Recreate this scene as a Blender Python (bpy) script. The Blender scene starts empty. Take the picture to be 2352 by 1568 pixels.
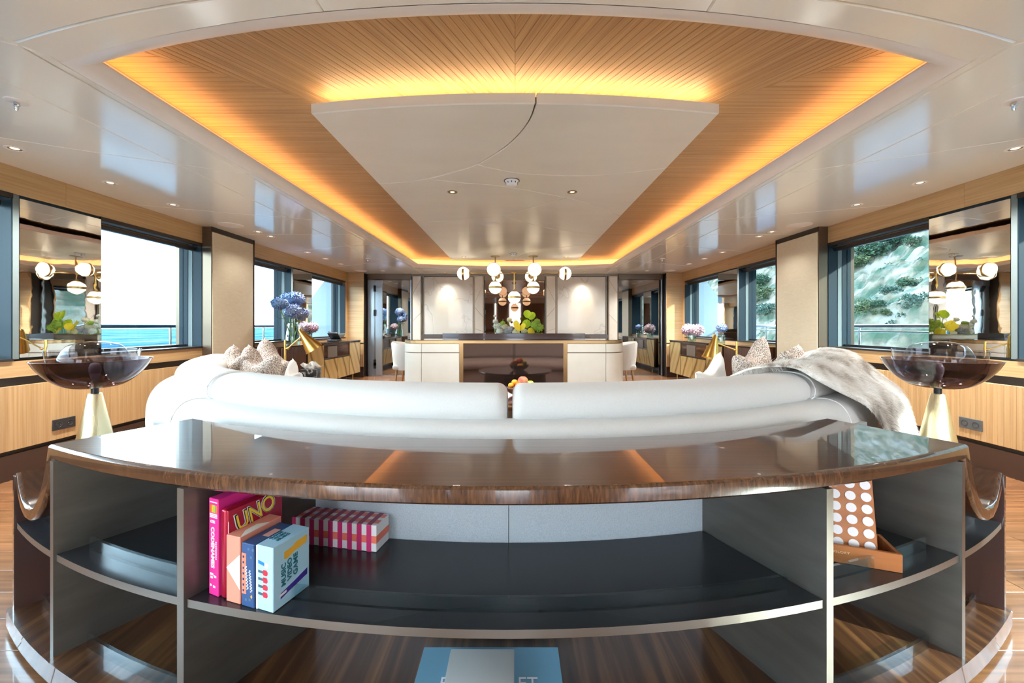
import bpy, bmesh, math, random
from mathutils import Vector, Matrix, noise as mnoise
PI = math.pi
sin, cos, rad = math.sin, math.cos, math.radians
random.seed(7)
S = bpy.context.scene
C = S.collection

# ------------------------------------------------------------------ camera, sky, sun, exposure
FPX, CAMZ = 900.0, 1.06
cd = bpy.data.cameras.new('camera'); cam = bpy.data.objects.new('camera', cd); C.objects.link(cam)
cd.sensor_width = 36.0; cd.lens = FPX / 2352 * 36.0
cd.shift_x = -7 / 2352; cd.shift_y = -36 / 2352
cd.clip_start = 0.05; cd.clip_end = 2000
cam.location = (0, 0, CAMZ); cam.rotation_euler = (PI / 2, 0, 0)
S.camera = cam

S.view_settings.view_transform = 'Standard'
S.view_settings.look = 'None'
S.view_settings.gamma = 1.0
S.view_settings.use_curve_mapping = False
S.view_settings.exposure = 3.08
try:
    S.cycles.use_denoising = True
    S.cycles.max_bounces = 8
    S.cycles.diffuse_bounces = 4
    S.cycles.glossy_bounces = 5
    S.cycles.transparent_max_bounces = 16
    S.cycles.transmission_bounces = 8
    S.cycles.use_adaptive_sampling = True
    S.cycles.adaptive_threshold = 0.05
    S.cycles.caustics_reflective = False
    S.cycles.caustics_refractive = False
    S.cycles.sample_clamp_indirect = 6.0
except Exception:
    pass

w = bpy.data.worlds.new('sky'); S.world = w; w.use_nodes = True
nt = w.node_tree; nt.nodes.clear()
wo = nt.nodes.new('ShaderNodeOutputWorld'); bg = nt.nodes.new('ShaderNodeBackground')
tc = nt.nodes.new('ShaderNodeTexCoord'); sp = nt.nodes.new('ShaderNodeSeparateXYZ'); rp = nt.nodes.new('ShaderNodeValToRGB')
nt.links.new(tc.outputs['Generated'], sp.inputs[0]); nt.links.new(sp.outputs['Z'], rp.inputs[0])
rp.color_ramp.elements[0].position = 0.0; rp.color_ramp.elements[0].color = (0.94, 0.97, 1.0, 1)
rp.color_ramp.elements[1].position = 0.9; rp.color_ramp.elements[1].color = (0.46, 0.66, 0.95, 1)
e = rp.color_ramp.elements.new(0.2); e.color = (0.82, 0.91, 1.0, 1)
nt.links.new(rp.outputs[0], bg.inputs[0]); bg.inputs[1].default_value = 2.5
nt.links.new(bg.outputs[0], wo.inputs[0])

sl = bpy.data.lights.new('sun', 'SUN'); sun = bpy.data.objects.new('sun', sl); C.objects.link(sun)
sl.energy = 1.9; sl.angle = rad(0.6); sl.color = (1.0, 0.93, 0.82)
sun.rotation_euler = Vector((0.742, -0.477, 0.469)).to_track_quat('Z', 'Y').to_euler()

# ------------------------------------------------------------------ materials
MATS = {}
def principled(name):
    m = bpy.data.materials.new(name); m.use_nodes = True
    return m, m.node_tree, m.node_tree.nodes['Principled BSDF']
def mat(name, col, rough=0.5, metal=0.0, coat=0.0, emit=None, estr=0.0, spec=None, bump=None, sheen=0.0, coat_rough=0.03):
    if name in MATS: return MATS[name]
    m, t, b = principled(name)
    b.inputs['Base Color'].default_value = (*col, 1); b.inputs['Roughness'].default_value = rough
    b.inputs['Metallic'].default_value = metal; b.inputs['Coat Weight'].default_value = coat
    b.inputs['Coat Roughness'].default_value = coat_rough
    if spec is not None: b.inputs['Specular IOR Level'].default_value = spec
    if sheen: b.inputs['Sheen Weight'].default_value = sheen
    if emit: b.inputs['Emission Color'].default_value = (*emit, 1); b.inputs['Emission Strength'].default_value = estr
    if bump:   # (scale, strength, distance, (stretch xyz))
        tcn = t.nodes.new('ShaderNodeTexCoord'); mp = t.nodes.new('ShaderNodeMapping'); nz = t.nodes.new('ShaderNodeTexNoise'); bp = t.nodes.new('ShaderNodeBump')
        mp.inputs['Scale'].default_value = bump[3]
        nz.inputs['Scale'].default_value = bump[0]; nz.inputs['Detail'].default_value = 4
        bp.inputs['Strength'].default_value = bump[1]; bp.inputs['Distance'].default_value = bump[2]
        t.links.new(tcn.outputs['Object'], mp.inputs[0]); t.links.new(mp.outputs[0], nz.inputs[0])
        t.links.new(nz.outputs['Fac'], bp.inputs['Height']); t.links.new(bp.outputs[0], b.inputs['Normal'])
    MATS[name] = m; return m
def ramp_mat(name, stops, stretch, scale=1.0, detail=5, distortion=0.0, rough=0.4, coat=0.0, metal=0.0, vary=0.0, bump=0.0, tex='noise', rot=(0, 0, 0), sheen=0.0, coat_rough=0.03, spec=None, wave_dist=3.0, bump_dist=0.002):
    if name in MATS: return MATS[name]
    m, t, b = principled(name)
    tcn = t.nodes.new('ShaderNodeTexCoord'); mp = t.nodes.new('ShaderNodeMapping')
    mp.inputs['Scale'].default_value = stretch; mp.inputs['Rotation'].default_value = rot
    t.links.new(tcn.outputs['Object'], mp.inputs[0])
    if tex == 'noise':
        tx = t.nodes.new('ShaderNodeTexNoise'); tx.inputs['Scale'].default_value = scale; tx.inputs['Detail'].default_value = detail
        tx.inputs['Distortion'].default_value = distortion; out = tx.outputs['Fac']
    elif tex == 'voronoi':
        tx = t.nodes.new('ShaderNodeTexVoronoi'); tx.inputs['Scale'].default_value = scale; out = tx.outputs['Distance']
    else:
        tx = t.nodes.new('ShaderNodeTexWave'); tx.inputs['Scale'].default_value = scale; tx.inputs['Distortion'].default_value = wave_dist
        tx.inputs['Detail'].default_value = detail; tx.inputs['Detail Scale'].default_value = 1.5; out = tx.outputs['Fac']
    oi = None
    if vary:
        oi = t.nodes.new('ShaderNodeObjectInfo'); cm = t.nodes.new('ShaderNodeVectorMath'); cm.operation = 'ADD'
        sc = t.nodes.new('ShaderNodeMath'); sc.operation = 'MULTIPLY'; sc.inputs[1].default_value = 37.0
        t.links.new(oi.outputs['Random'], sc.inputs[0]); t.links.new(mp.outputs[0], cm.inputs[0]); t.links.new(sc.outputs[0], cm.inputs[1])
        t.links.new(cm.outputs[0], tx.inputs['Vector'])
    else: t.links.new(mp.outputs[0], tx.inputs['Vector'])
    r = t.nodes.new('ShaderNodeValToRGB'); t.links.new(out, r.inputs[0])
    els = r.color_ramp.elements
    els[0].position, els[0].color = stops[0][0], (*stops[0][1], 1)
    els[1].position, els[1].color = stops[-1][0], (*stops[-1][1], 1)
    for p, c in stops[1:-1]:
        e = els.new(p); e.color = (*c, 1)
    col = r.outputs[0]
    if vary:
        hv = t.nodes.new('ShaderNodeHueSaturation'); mr = t.nodes.new('ShaderNodeMapRange')
        mr.inputs['To Min'].default_value = 1 - vary; mr.inputs['To Max'].default_value = 1 + vary
        t.links.new(oi.outputs['Random'], mr.inputs[0]); t.links.new(mr.outputs[0], hv.inputs['Value']); t.links.new(col, hv.inputs['Color']); col = hv.outputs[0]
    t.links.new(col, b.inputs['Base Color'])
    b.inputs['Roughness'].default_value = rough; b.inputs['Coat Weight'].default_value = coat; b.inputs['Metallic'].default_value = metal
    b.inputs['Coat Roughness'].default_value = coat_rough
    if spec is not None: b.inputs['Specular IOR Level'].default_value = spec
    if sheen: b.inputs['Sheen Weight'].default_value = sheen
    if bump:
        bp = t.nodes.new('ShaderNodeBump'); bp.inputs['Strength'].default_value = bump; bp.inputs['Distance'].default_value = bump_dist
        t.links.new(out, bp.inputs['Height']); t.links.new(bp.outputs[0], b.inputs['Normal'])
    MATS[name] = m; return m
def pane_mat(name, tint, refl=1.0, ior=1.45, rough=0.0):
    if name in MATS: return MATS[name]
    m = bpy.data.materials.new(name); m.use_nodes = True; t = m.node_tree; t.nodes.clear()
    o = t.nodes.new('ShaderNodeOutputMaterial'); tr = t.nodes.new('ShaderNodeBsdfTransparent'); gl = t.nodes.new('ShaderNodeBsdfGlossy')
    mx = t.nodes.new('ShaderNodeMixShader'); lw = t.nodes.new('ShaderNodeLayerWeight'); lw.inputs['Blend'].default_value = 0.5
    pw = t.nodes.new('ShaderNodeMath'); pw.operation = 'POWER'; pw.inputs[1].default_value = 5.0
    f0 = ((ior - 1) / (ior + 1)) ** 2
    mu = t.nodes.new('ShaderNodeMath'); mu.operation = 'MULTIPLY_ADD'; mu.inputs[1].default_value = (1 - f0) * refl; mu.inputs[2].default_value = f0 * refl; mu.use_clamp = True
    tr.inputs[0].default_value = (*tint, 1); gl.inputs['Roughness'].default_value = rough
    t.links.new(lw.outputs['Facing'], pw.inputs[0]); t.links.new(pw.outputs[0], mu.inputs[0]); t.links.new(mu.outputs[0], mx.inputs[0]); t.links.new(tr.outputs[0], mx.inputs[1]); t.links.new(gl.outputs[0], mx.inputs[2])
    t.links.new(mx.outputs[0], o.inputs[0]); MATS[name] = m; return m

OAK_A, OAK_B, OAK_C = (0.46, 0.275, 0.115), (0.53, 0.34, 0.16), (0.59, 0.395, 0.20)
OAK = [(0.3, OAK_A), (0.5, OAK_B), (0.72, OAK_C)]
oak_x = ramp_mat('oak_x', OAK, (1.0, 45, 45), 1.6, rough=0.42, vary=0.05)
oak_y = ramp_mat('oak_y', OAK, (45, 1.0, 45), 1.6, rough=0.42, vary=0.05)
oak_z = ramp_mat('oak_z', OAK, (45, 45, 1.0), 1.6, rough=0.42, vary=0.05)
white_lacquer = mat('white_lacquer', (0.885, 0.90, 0.835), 0.13, spec=1.0)
white_cove = mat('white_cove', (0.87, 0.85, 0.82), 0.35)
plaster_panel = ramp_mat('plaster_panel', [(0.3, (0.765, 0.75, 0.67)), (0.7, (0.805, 0.79, 0.71))], (1, 3, 1), 2.0, rough=0.32)
led_warm = mat('led_warm', (1, 0.8, 0.5), 0.5, emit=(1.0, 0.50, 0.19), estr=1.85)
led_soft = mat('led_soft', (1, 0.9, 0.7), 0.5, emit=(1.0, 0.74, 0.46), estr=2.4)
bronze_dark = mat('bronze_dark', (0.035, 0.026, 0.020), 0.35, 0.3)
bronze_mid = mat('bronze_mid', (0.16, 0.12, 0.085), 0.32, 0.75)
bronze_gold = mat('bronze_gold', (0.36, 0.22, 0.10), 0.3, 0.85)
frame_blue = mat('frame_blue', (0.010, 0.024, 0.036), 0.55, 0.0, spec=0.25)
frame_black = mat('frame_black', (0.012, 0.012, 0.014), 0.3)
frame_grey = mat('frame_grey', (0.15, 0.19, 0.195), 0.55, 0.0, spec=0.3)
mirror_m = mat('mirror', (0.80, 0.79, 0.76), 0.015, 1.0, bump=(2.2, 0.045, 0.02, (1, 1, 0.8)))
mirror_flat = mat('mirror_flat', (0.42, 0.43, 0.42), 0.02, 1.0)
mirror_bronze = mat('mirror_bronze', (0.27, 0.18, 0.14), 0.03, 1.0)
window_glass = pane_mat('window_glass', (0.76, 0.86, 0.88), 0.9)
clear_glass = pane_mat('clear_glass', (0.93, 0.975, 0.985), 1.0)
rail_glass = pane_mat('rail_glass', (0.86, 0.945, 0.965), 2.6)
smoke_glass = pane_mat('smoke_glass', (0.25, 0.195, 0.22), 1.0, 1.5)
leather_cream = ramp_mat('leather_cream', [(0.3, (0.64, 0.56, 0.41)), (0.7, (0.70, 0.62, 0.46))], (1, 6, 22), 2.4, distortion=1.2, rough=0.5, bump=0.55)
leather_white = ramp_mat('leather_white', [(0.3, (0.66, 0.62, 0.54)), (0.7, (0.71, 0.67, 0.59))], (1, 1, 1), 6.0, rough=0.42)
leather_blue = ramp_mat('leather_blue', [(0.35, (0.30, 0.34, 0.37)), (0.65, (0.37, 0.41, 0.44))], (1, 1, 1), 260.0, rough=0.5, bump=0.3)
leather_black = mat('leather_black', (0.022, 0.024, 0.028), 0.24)
bronze_satin = ramp_mat('bronze_satin', [(0.3, (0.125, 0.118, 0.105)), (0.7, (0.17, 0.16, 0.142))], (2, 2, 9), 2.2, rough=0.36, metal=0.7)
edge_steel = mat('edge_steel', (0.30, 0.275, 0.245), 0.34, 0.9)
walnut = ramp_mat('walnut', [(0.28, (0.045, 0.018, 0.009)), (0.5, (0.075, 0.030, 0.014)), (0.75, (0.11, 0.046, 0.020))], (1.2, 60, 20), 1.5, distortion=0.5, rough=0.28, coat=1.0, coat_rough=0.012)
walnut_edge = ramp_mat('walnut_edge', [(0.30, (0.045, 0.018, 0.009)), (0.5, (0.085, 0.036, 0.016)), (0.72, (0.16, 0.072, 0.032))], (90, 60, 14), 1.5, distortion=0.4, rough=0.25, coat=1.0, coat_rough=0.012)
macassar = ramp_mat('macassar', [(0.30, (0.035, 0.014, 0.007)), (0.48, (0.075, 0.030, 0.013)), (0.62, (0.16, 0.07, 0.026)), (0.8, (0.27, 0.125, 0.045))], (24, 1.2, 10), 1.3, distortion=0.4, rough=0.3, coat=0.6)
lacquer_brown = mat('lacquer_brown', (0.055, 0.030, 0.026), 0.12, coat=1.0, coat_rough=0.01)
glass_brown = mat('glass_brown', (0.17, 0.115, 0.10), 0.05, 0.92)
floor_wood = ramp_mat('floor_wood', [(0.3, (0.17, 0.075, 0.032)), (0.5, (0.25, 0.115, 0.05)), (0.72, (0.34, 0.165, 0.075))], (1.1, 30, 30), 1.6, distortion=0.2, rough=0.26, coat=0.35, vary=0.16)
sofa_fabric = ramp_mat('sofa_fabric', [(0.3, (0.64, 0.635, 0.62)), (0.7, (0.71, 0.705, 0.69))], (1, 1, 1), 420.0, detail=2, rough=0.85, bump=0.25, sheen=0.2)
tweed = ramp_mat('tweed', [(0.36, (0.16, 0.10, 0.075)), (0.47, (0.38, 0.29, 0.23)), (0.56, (0.66, 0.60, 0.54)), (0.66, (0.80, 0.76, 0.72))], (1, 1, 1), 150.0, detail=3, rough=0.9, bump=0.6)
linen = mat('linen', (0.72, 0.71, 0.69), 0.8, bump=(220, 0.2, 0.002, (1, 1, 1)), sheen=0.2)
brass = mat('brass', (0.70, 0.48, 0.14), 0.24, 1.0)
brass_pale = mat('brass_pale', (0.70, 0.61, 0.38), 0.26, 1.0, bump=(3, 0.12, 0.01, (60, 60, 0.6)))
brass_old = mat('brass_old', (0.42, 0.29, 0.12), 0.3, 1.0)
black_metal = mat('black_metal', (0.02, 0.02, 0.022), 0.35, 0.5)
black_plastic = mat('black_plastic', (0.028, 0.029, 0.032), 0.4)
steel = mat('steel', (0.42, 0.46, 0.50), 0.28, 1.0, bump=(3, 0.08, 0.01, (40, 40, 0.6)))
chrome = mat('chrome', (0.7, 0.7, 0.7), 0.12, 1.0)
globe_glow = mat('globe_glow', (0.95, 0.9, 0.8), 0.3, emit=(1.0, 0.84, 0.58), estr=0.3)
bulb_glow = mat('bulb_glow', (1, 0.9, 0.7), 0.4, emit=(1.0, 0.78, 0.45), estr=3)
lamp_dim = mat('lamp_dim', (0.8, 0.7, 0.55), 0.4, emit=(1.0, 0.8, 0.5), estr=0.3)
onyx = ramp_mat('onyx', [(0.0, (0.30, 0.20, 0.07)), (0.035, (0.40, 0.28, 0.10)), (0.10, (0.60, 0.47, 0.21)), (0.6, (0.66, 0.53, 0.26)), (1.0, (0.58, 0.45, 0.19))], (1, 1, 1), 1.0, detail=3, tex='wave', rot=(rad(-30), 0, rad(90)), wave_dist=1.8, rough=0.2, coat=0.4, vary=0.05)
marble = ramp_mat('marble', [(0.40, (0.56, 0.54, 0.47)), (0.488, (0.60, 0.57, 0.50)), (0.5, (0.45, 0.41, 0.34)), (0.512, (0.58, 0.55, 0.48)), (0.65, (0.63, 0.60, 0.53))], (1.0, 1.0, 0.8), 1.5, detail=9, distortion=0.5, rough=0.24, coat=0.15)
ribbed_walnut = ramp_mat('ribbed_walnut', [(0.3, (0.07, 0.026, 0.012)), (0.5, (0.13, 0.05, 0.02)), (0.75, (0.22, 0.09, 0.035))], (30, 30, 1.3), 1.6, rough=0.25, coat=0.5)
leaf_green = mat('leaf_green', (0.10, 0.23, 0.045), 0.5)
stem_green = mat('stem_green', (0.22, 0.34, 0.08), 0.5)

# ------------------------------------------------------------------ helpers
def finish(me, smooth):
    if smooth is None: return
    me.polygons.foreach_set('use_smooth', [True] * len(me.polygons))
    if smooth < 180: me.set_sharp_from_angle(angle=rad(smooth))
def link(name, me, parent=None, loc=None, rot=None):
    o = bpy.data.objects.new(name, me); C.objects.link(o)
    if parent is not None:
        o.parent = parent
        pm = PM.get(parent.name)
        if pm is not None: o.matrix_parent_inverse = pm
    if loc is not None: o.location = loc
    if rot is not None: o.rotation_euler = rot
    return o
PM = {}
def mesh(name, v, f, m, smooth=None, mi=None):
    me = bpy.data.meshes.new(name); me.from_pydata([tuple(p) for p in v], [], f)
    for mm in (m if isinstance(m, (list, tuple)) else [m]): me.materials.append(mm)
    if mi: me.polygons.foreach_set('material_index', mi)
    me.update(); finish(me, smooth); return me
def obj(name, vf, m, parent=None, smooth=None, loc=None, rot=None, mi=None):
    return link(name, mesh(name, vf[0], vf[1], m, smooth, mi), parent, loc, rot)
def thing(name, label, cat, loc=(0, 0, 0), rotz=0.0, group=None, local=False, kind=None):
    o = bpy.data.objects.new(name, None); C.objects.link(o); o.empty_display_size = 0.05
    o.location = loc; o.rotation_euler = (0, 0, rotz)
    if label: o['label'] = label
    if cat: o['category'] = cat
    if group: o['group'] = group
    if kind: o['kind'] = kind
    if not local: PM[o.name] = (Matrix.Translation(loc) @ Matrix.Rotation(rotz, 4, 'Z')).inverted()
    return o
def tag(o, label=None, cat=None, group=None, kind=None):
    for k, v in (('label', label), ('category', cat), ('group', group), ('kind', kind)):
        if v: o[k] = v
    return o
def struct(o, label=None): o['kind'] = 'structure'; (label and o.__setitem__('label', label)); return o

def box(x0, x1, y0, y1, z0, z1, bev=0.0):
    if not bev:
        v = [(x, y, z) for z in (z0, z1) for y in (y0, y1) for x in (x0, x1)]
        return v, [(0, 2, 3, 1), (4, 5, 7, 6), (0, 1, 5, 4), (2, 6, 7, 3), (0, 4, 6, 2), (1, 3, 7, 5)]
    bm = bmesh.new()
    vs = [bm.verts.new(p) for p in box(x0, x1, y0, y1, z0, z1)[0]]
    for f in box(0, 1, 0, 1, 0, 1)[1]: bm.faces.new([vs[i] for i in f])
    bmesh.ops.bevel(bm, geom=bm.edges[:], offset=bev, segments=1, affect='EDGES')
    return bm_vf(bm)
def rbox(x0, x1, y0, y1, z0, z1, r, seg=3):
    bm = bmesh.new()
    vs = [bm.verts.new(p) for p in box(x0, x1, y0, y1, z0, z1)[0]]
    for f in box(0, 1, 0, 1, 0, 1)[1]: bm.faces.new([vs[i] for i in f])
    bmesh.ops.bevel(bm, geom=bm.edges[:], offset=r, segments=seg, affect='EDGES', profile=0.5)
    return bm_vf(bm)
def bm_vf(bm):
    bm.verts.index_update()
    r = ([tuple(v.co) for v in bm.verts], [tuple(v.index for v in f.verts) for f in bm.faces]); bm.free(); return r
def join(*parts):
    V, F = [], []
    for v, f in parts:
        n = len(V); V += list(v); F += [tuple(i + n for i in q) for q in f]
    return V, F
def xf(vf, loc=(0, 0, 0), rz=0.0, rx=0.0, ry=0.0, sc=(1, 1, 1)):
    M = Matrix.Translation(loc) @ Matrix.Rotation(rz, 4, 'Z') @ Matrix.Rotation(ry, 4, 'Y') @ Matrix.Rotation(rx, 4, 'X') @ Matrix.Diagonal((*sc, 1))
    return [tuple(M @ Vector(p)) for p in vf[0]], vf[1]
def lathe(prof, n=32, c=(0, 0, 0), cap=False):
    V = [(c[0] + r * cos(2 * PI * k / n), c[1] + r * sin(2 * PI * k / n), c[2] + z) for r, z in prof for k in range(n)]
    F = [(i * n + k, i * n + (k + 1) % n, (i + 1) * n + (k + 1) % n, (i + 1) * n + k) for i in range(len(prof) - 1) for k in range(n)]
    if cap: F += [tuple(range(n))[::-1], tuple(range((len(prof) - 1) * n, len(prof) * n))]
    return V, F
def disc(r, z0, z1, n=28, c=(0, 0)): return lathe([(r, z0), (r, z1)], n, (c[0], c[1], 0), cap=True)
def tube(pts, r, n=10, caps=True):
    pts = [Vector(p) for p in pts]; V, F = [], []
    rs = r if isinstance(r, (list, tuple)) else [r] * len(pts)
    for i, p in enumerate(pts):
        d = (pts[min(i + 1, len(pts) - 1)] - pts[max(i - 1, 0)]).normalized()
        a = d.cross(Vector((0, 0, 1))) if abs(d.z) < 0.95 else d.cross(Vector((1, 0, 0)))
        a.normalize(); b = a.cross(d)
        V += [tuple(p + (a * cos(2 * PI * k / n) + b * sin(2 * PI * k / n)) * rs[i]) for k in range(n)]
    for i in range(len(pts) - 1):
        F += [(i * n + k, i * n + (k + 1) % n, (i + 1) * n + (k + 1) % n, (i + 1) * n + k) for k in range(n)]
    if caps: F += [tuple(range(n))[::-1], tuple(range((len(pts) - 1) * n, len(pts) * n))]
    return V, F
def sphere(r, c=(0, 0, 0), nu=24, nv=14, sc=(1, 1, 1)):
    prof = [(max(r * sin(PI * i / nv), 1e-4), -r * cos(PI * i / nv)) for i in range(nv + 1)]
    v, f = lathe(prof, nu, (0, 0, 0))
    return [(c[0] + x * sc[0], c[1] + y * sc[1], c[2] + z * sc[2]) for x, y, z in v], f
def prism(poly, z0, z1):
    n = len(poly); V = [(x, y, z0) for x, y in poly] + [(x, y, z1) for x, y in poly]
    return V, [tuple(range(n))[::-1], tuple(range(n, 2 * n))] + [(i, (i + 1) % n, n + (i + 1) % n, n + i) for i in range(n)]
def area(poly): return sum(poly[i][0] * poly[(i + 1) % len(poly)][1] - poly[(i + 1) % len(poly)][0] * poly[i][1] for i in range(len(poly))) / 2
def inset(poly, d):
    if area(poly) < 0: poly = poly[::-1]
    n, out = len(poly), []
    for i in range(n):
        a, b, c = Vector(poly[i - 1]), Vector(poly[i]), Vector(poly[(i + 1) % n])
        e1, e2 = (b - a).normalized(), (c - b).normalized()
        n1, n2 = Vector((-e1.y, e1.x)), Vector((-e2.y, e2.x)); m = n1 + n2
        if m.length < 1e-6: m = n1
        m.normalize(); k = d / max(m.dot(n1), 0.35); p = b + m * k; out.append((p.x, p.y))
    return out
def panel_down(poly, z, ch, th, gap=0.0):
    """ceiling panel seen from below: chamfered lower edge (V joints), poly in xy"""
    if area(poly) < 0: poly = poly[::-1]
    if gap: poly = inset(poly, gap)
    a = inset(poly, ch); n = len(poly)
    V = [(x, y, z) for x, y in a] + [(x, y, z + ch) for x, y in poly] + [(x, y, z + th) for x, y in poly]
    F = [tuple(range(n))[::-1], tuple(range(2 * n, 3 * n))]
    for k in (0, n): F += [(k + i, k + (i + 1) % n, k + n + (i + 1) % n, k + n + i) for i in range(n)]
    return V, F
def dedupe(poly, eps=1e-4):
    out = []
    for p in poly:
        if not out or (Vector(p) - Vector(out[-1])).length > eps: out.append(p)
    if len(out) > 1 and (Vector(out[0]) - Vector(out[-1])).length < eps: out.pop()
    return out
def seg_x(p, q, a, b):
    r, s = Vector(q) - Vector(p), Vector(b) - Vector(a); d = r.x * s.y - r.y * s.x
    if abs(d) < 1e-12: return None
    w_ = Vector(a) - Vector(p); t = (w_.x * s.y - w_.y * s.x) / d; u = (w_.x * r.y - w_.y * r.x) / d
    return (t, u) if -1e-9 <= t <= 1 + 1e-9 and 0 <= u < 1 else None
def split(poly, line):
    """cut polygon by a polyline that enters and leaves once"""
    hits = []
    for i in range(len(line) - 1):
        for j in range(len(poly)):
            h = seg_x(line[i], line[i + 1], poly[j], poly[(j + 1) % len(poly)])
            if h: hits.append((i + h[0], j + h[1]))
    hits.sort(); hh = []
    for h in hits:
        if not hh or h[0] - hh[-1][0] > 1e-6: hh.append(h)
    if len(hh) < 2: return [poly]
    (t0, u0), (t1, u1) = hh[0], hh[1]
    at = lambda L, t: tuple(Vector(L[int(t) % len(L)]).lerp(Vector(L[(int(t) + 1) % len(L)]), t - int(t)))
    mid = [at(line, t0) if t0 < len(line) - 1 else line[-1]] + [line[k] for k in range(int(t0) + 1, int(math.ceil(t1 - 1e-9)))] + [at(line, t1) if t1 < len(line) - 1 else line[-1]]
    def walk(a, b):
        out = []; k = int(a) + 1; n = len(poly); end = b if b > a else b + n
        while k <= end: out.append(poly[k % n]); k += 1
        return out
    return [dedupe(mid + walk(u1, u0)), dedupe(mid[::-1] + walk(u0, u1))]
def curve_pts(pts, n=6):
    """Catmull-Rom through 2D/3D points"""
    P = [Vector(p) for p in pts]; P = [P[0] * 2 - P[1]] + P + [P[-1] * 2 - P[-2]]; out = []
    for i in range(1, len(P) - 2):
        for k in range(n):
            t = k / n; a, b, c, d = P[i - 1:i + 3]
            out.append(tuple(0.5 * (2 * b + (c - a) * t + (2 * a - 5 * b + 4 * c - d) * t * t + (3 * b - a - 3 * c + d) * t ** 3)))
    out.append(tuple(P[-2])); return out
def text_mesh(name, body, size, m, extrude=0.0006, align='LEFT', bold=0.0):
    cu = bpy.data.curves.new(name, 'FONT'); cu.body = body; cu.size = size; cu.extrude = extrude; cu.align_x = align; cu.offset = bold; cu.resolution_u = 3
    t = bpy.data.objects.new(name, cu); C.objects.link(t); bpy.context.view_layer.update()
    me = bpy.data.meshes.new_from_object(t.evaluated_get(bpy.context.evaluated_depsgraph_get()))
    bpy.data.objects.remove(t); bpy.data.curves.remove(cu); me.name = name; me.materials.clear(); me.materials.append(m); return me
def place_text(name, body, size, m, parent, M, align='LEFT', bold=0.0, fit=None):
    me = text_mesh(name, body, size, m, align=align, bold=bold)
    if fit:
        xs = [v.co.x for v in me.vertices]; ys = [v.co.y for v in me.vertices]
        me.transform(Matrix.Translation((-min(xs), -min(ys), 0))); me.transform(Matrix.Diagonal((fit[0] / (max(xs) - min(xs)), fit[1] / (max(ys) - min(ys)), 1, 1)))
    me.transform(M); return link(name, me, parent)
def basis(o, x, y):
    x, y = Vector(x).normalized(), Vector(y).normalized(); z = x.cross(y)
    M = Matrix((x, y, z)).transposed().to_4x4(); M.translation = Vector(o); return M
def copy_tree(root, **kw):
    r = root.copy(); C.objects.link(r)
    for ch in root.children:
        c = ch.copy(); C.objects.link(c); c.parent = r
        for g in ch.children:
            d = g.copy(); C.objects.link(d); d.parent = c
    return r

# ================================================================== SETTING
W, ZC, YF, YB = 3.45, 2.154, 8.30, -2.4
def lerp_pts(pts):
    def g(x):
        x = abs(x)
        if x <= pts[0][0]: return pts[0][1]
        for (a, b), (c, d) in zip(pts, pts[1:]):
            if x <= c: return b + (d - b) * (x - a) / (c - a)
        return pts[-1][1]
    return g
# ---- floor of cross-laid planks
floor = thing('floor', None, None, (0, 0, 0), kind='structure')
obj('floor_bed', box(-4.0, 4.0, YB - 0.3, YF + 0.6, -0.06, -0.016), mat('floor_bed', (0.03, 0.015, 0.008), 0.6), floor)
obj('plank', box(-W, W, YB, 0.58, -0.016, 0.0), floor_wood, floor)
pm_ = mesh('plank', *box(-1.14, 1.14, -0.0695, 0.0695, -0.016, 0.0, 0.0012), floor_wood)
row = 0; y = 0.65
while y < YF + 0.05:
    off = [0.0, 0.9, 0.45, 1.35][row % 4]; x = -W - off + 1.14
    while x < W + 1.0:
        xx = x
        if xx - 1.14 < W: link('plank', pm_, floor, (xx, y, 0))
        x += 2.283
    y += 0.14; row += 1

# ---- ceiling: white lacquered panels with V joints round a timber tray
ceiling = thing('ceiling', None, None, (0, 0, ZC), kind='structure')
XL = 1.80
Nn = lambda x: 1.423 + 0.274 * (x / XL) ** 2
Ff = lambda x: 7.58 - 0.30 * (x / XL) ** 2
GA = lambda x: 1.235 + 0.28 * (x / 1.94) ** 2
g = [lambda x: YB,
     lerp_pts([(1.89, 1.60), (1.94, 1.53), (2.3, 1.30), (3.45, 0.72)]),
     lerp_pts([(1.86, 2.81), (2.02, 2.785), (2.288, 2.65), (2.66, 2.47), (2.99, 2.28), (3.45, 2.0)]),
     lerp_pts([(1.86, 4.11), (1.94, 4.09), (2.28, 3.98), (2.667, 3.845), (3.45, 3.535)]),
     lambda x: 4.69,
     lerp_pts([(1.86, 5.255), (1.94, 5.275), (2.31, 5.38), (2.8, 5.56), (3.45, 5.82)]),
     lerp_pts([(1.86, 6.54), (1.94, 6.56), (2.32, 6.74), (3.45, 7.34)]),
     lambda x: YF]
def xs(a, b, n=7): return [a + (b - a) * i / n for i in range(n + 1)]
def cpanel(poly): return obj('ceiling_panel', panel_down(dedupe(poly), ZC, 0.006, 0.045), white_lacquer, ceiling)
for sx in (-1, 1):
    for k in range(7):
        for a, b in ((1.89, 1.94), (1.94, 2.285), (2.285, W)):
            if k == 0 and a < 1.94: continue
            lo = [(sx * x, g[k](x)) for x in xs(a, b)]; hi = [(sx * x, g[k + 1](x)) for x in xs(a, b)]
            cpanel(lo + hi[::-1])
    cpanel([(sx * x, GA(x)) for x in xs(0.67, 1.94, 12)] + [(sx * 1.89, 1.60)] + [(sx * x, Nn(x) - 0.09) for x in xs(1.89, 0.67, 12)])
cpanel([(x, GA(x)) for x in xs(-0.67, 0.67, 12)] + [(x, Nn(x) - 0.09) for x in xs(0.67, -0.67, 12)])
for a, b in ((-1.94, -0.67), (-0.67, 0.67), (0.67, 1.94)):
    cpanel([(a, YB), (b, YB)] + [(x, GA(x)) for x in xs(b, a, 12)])
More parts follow.
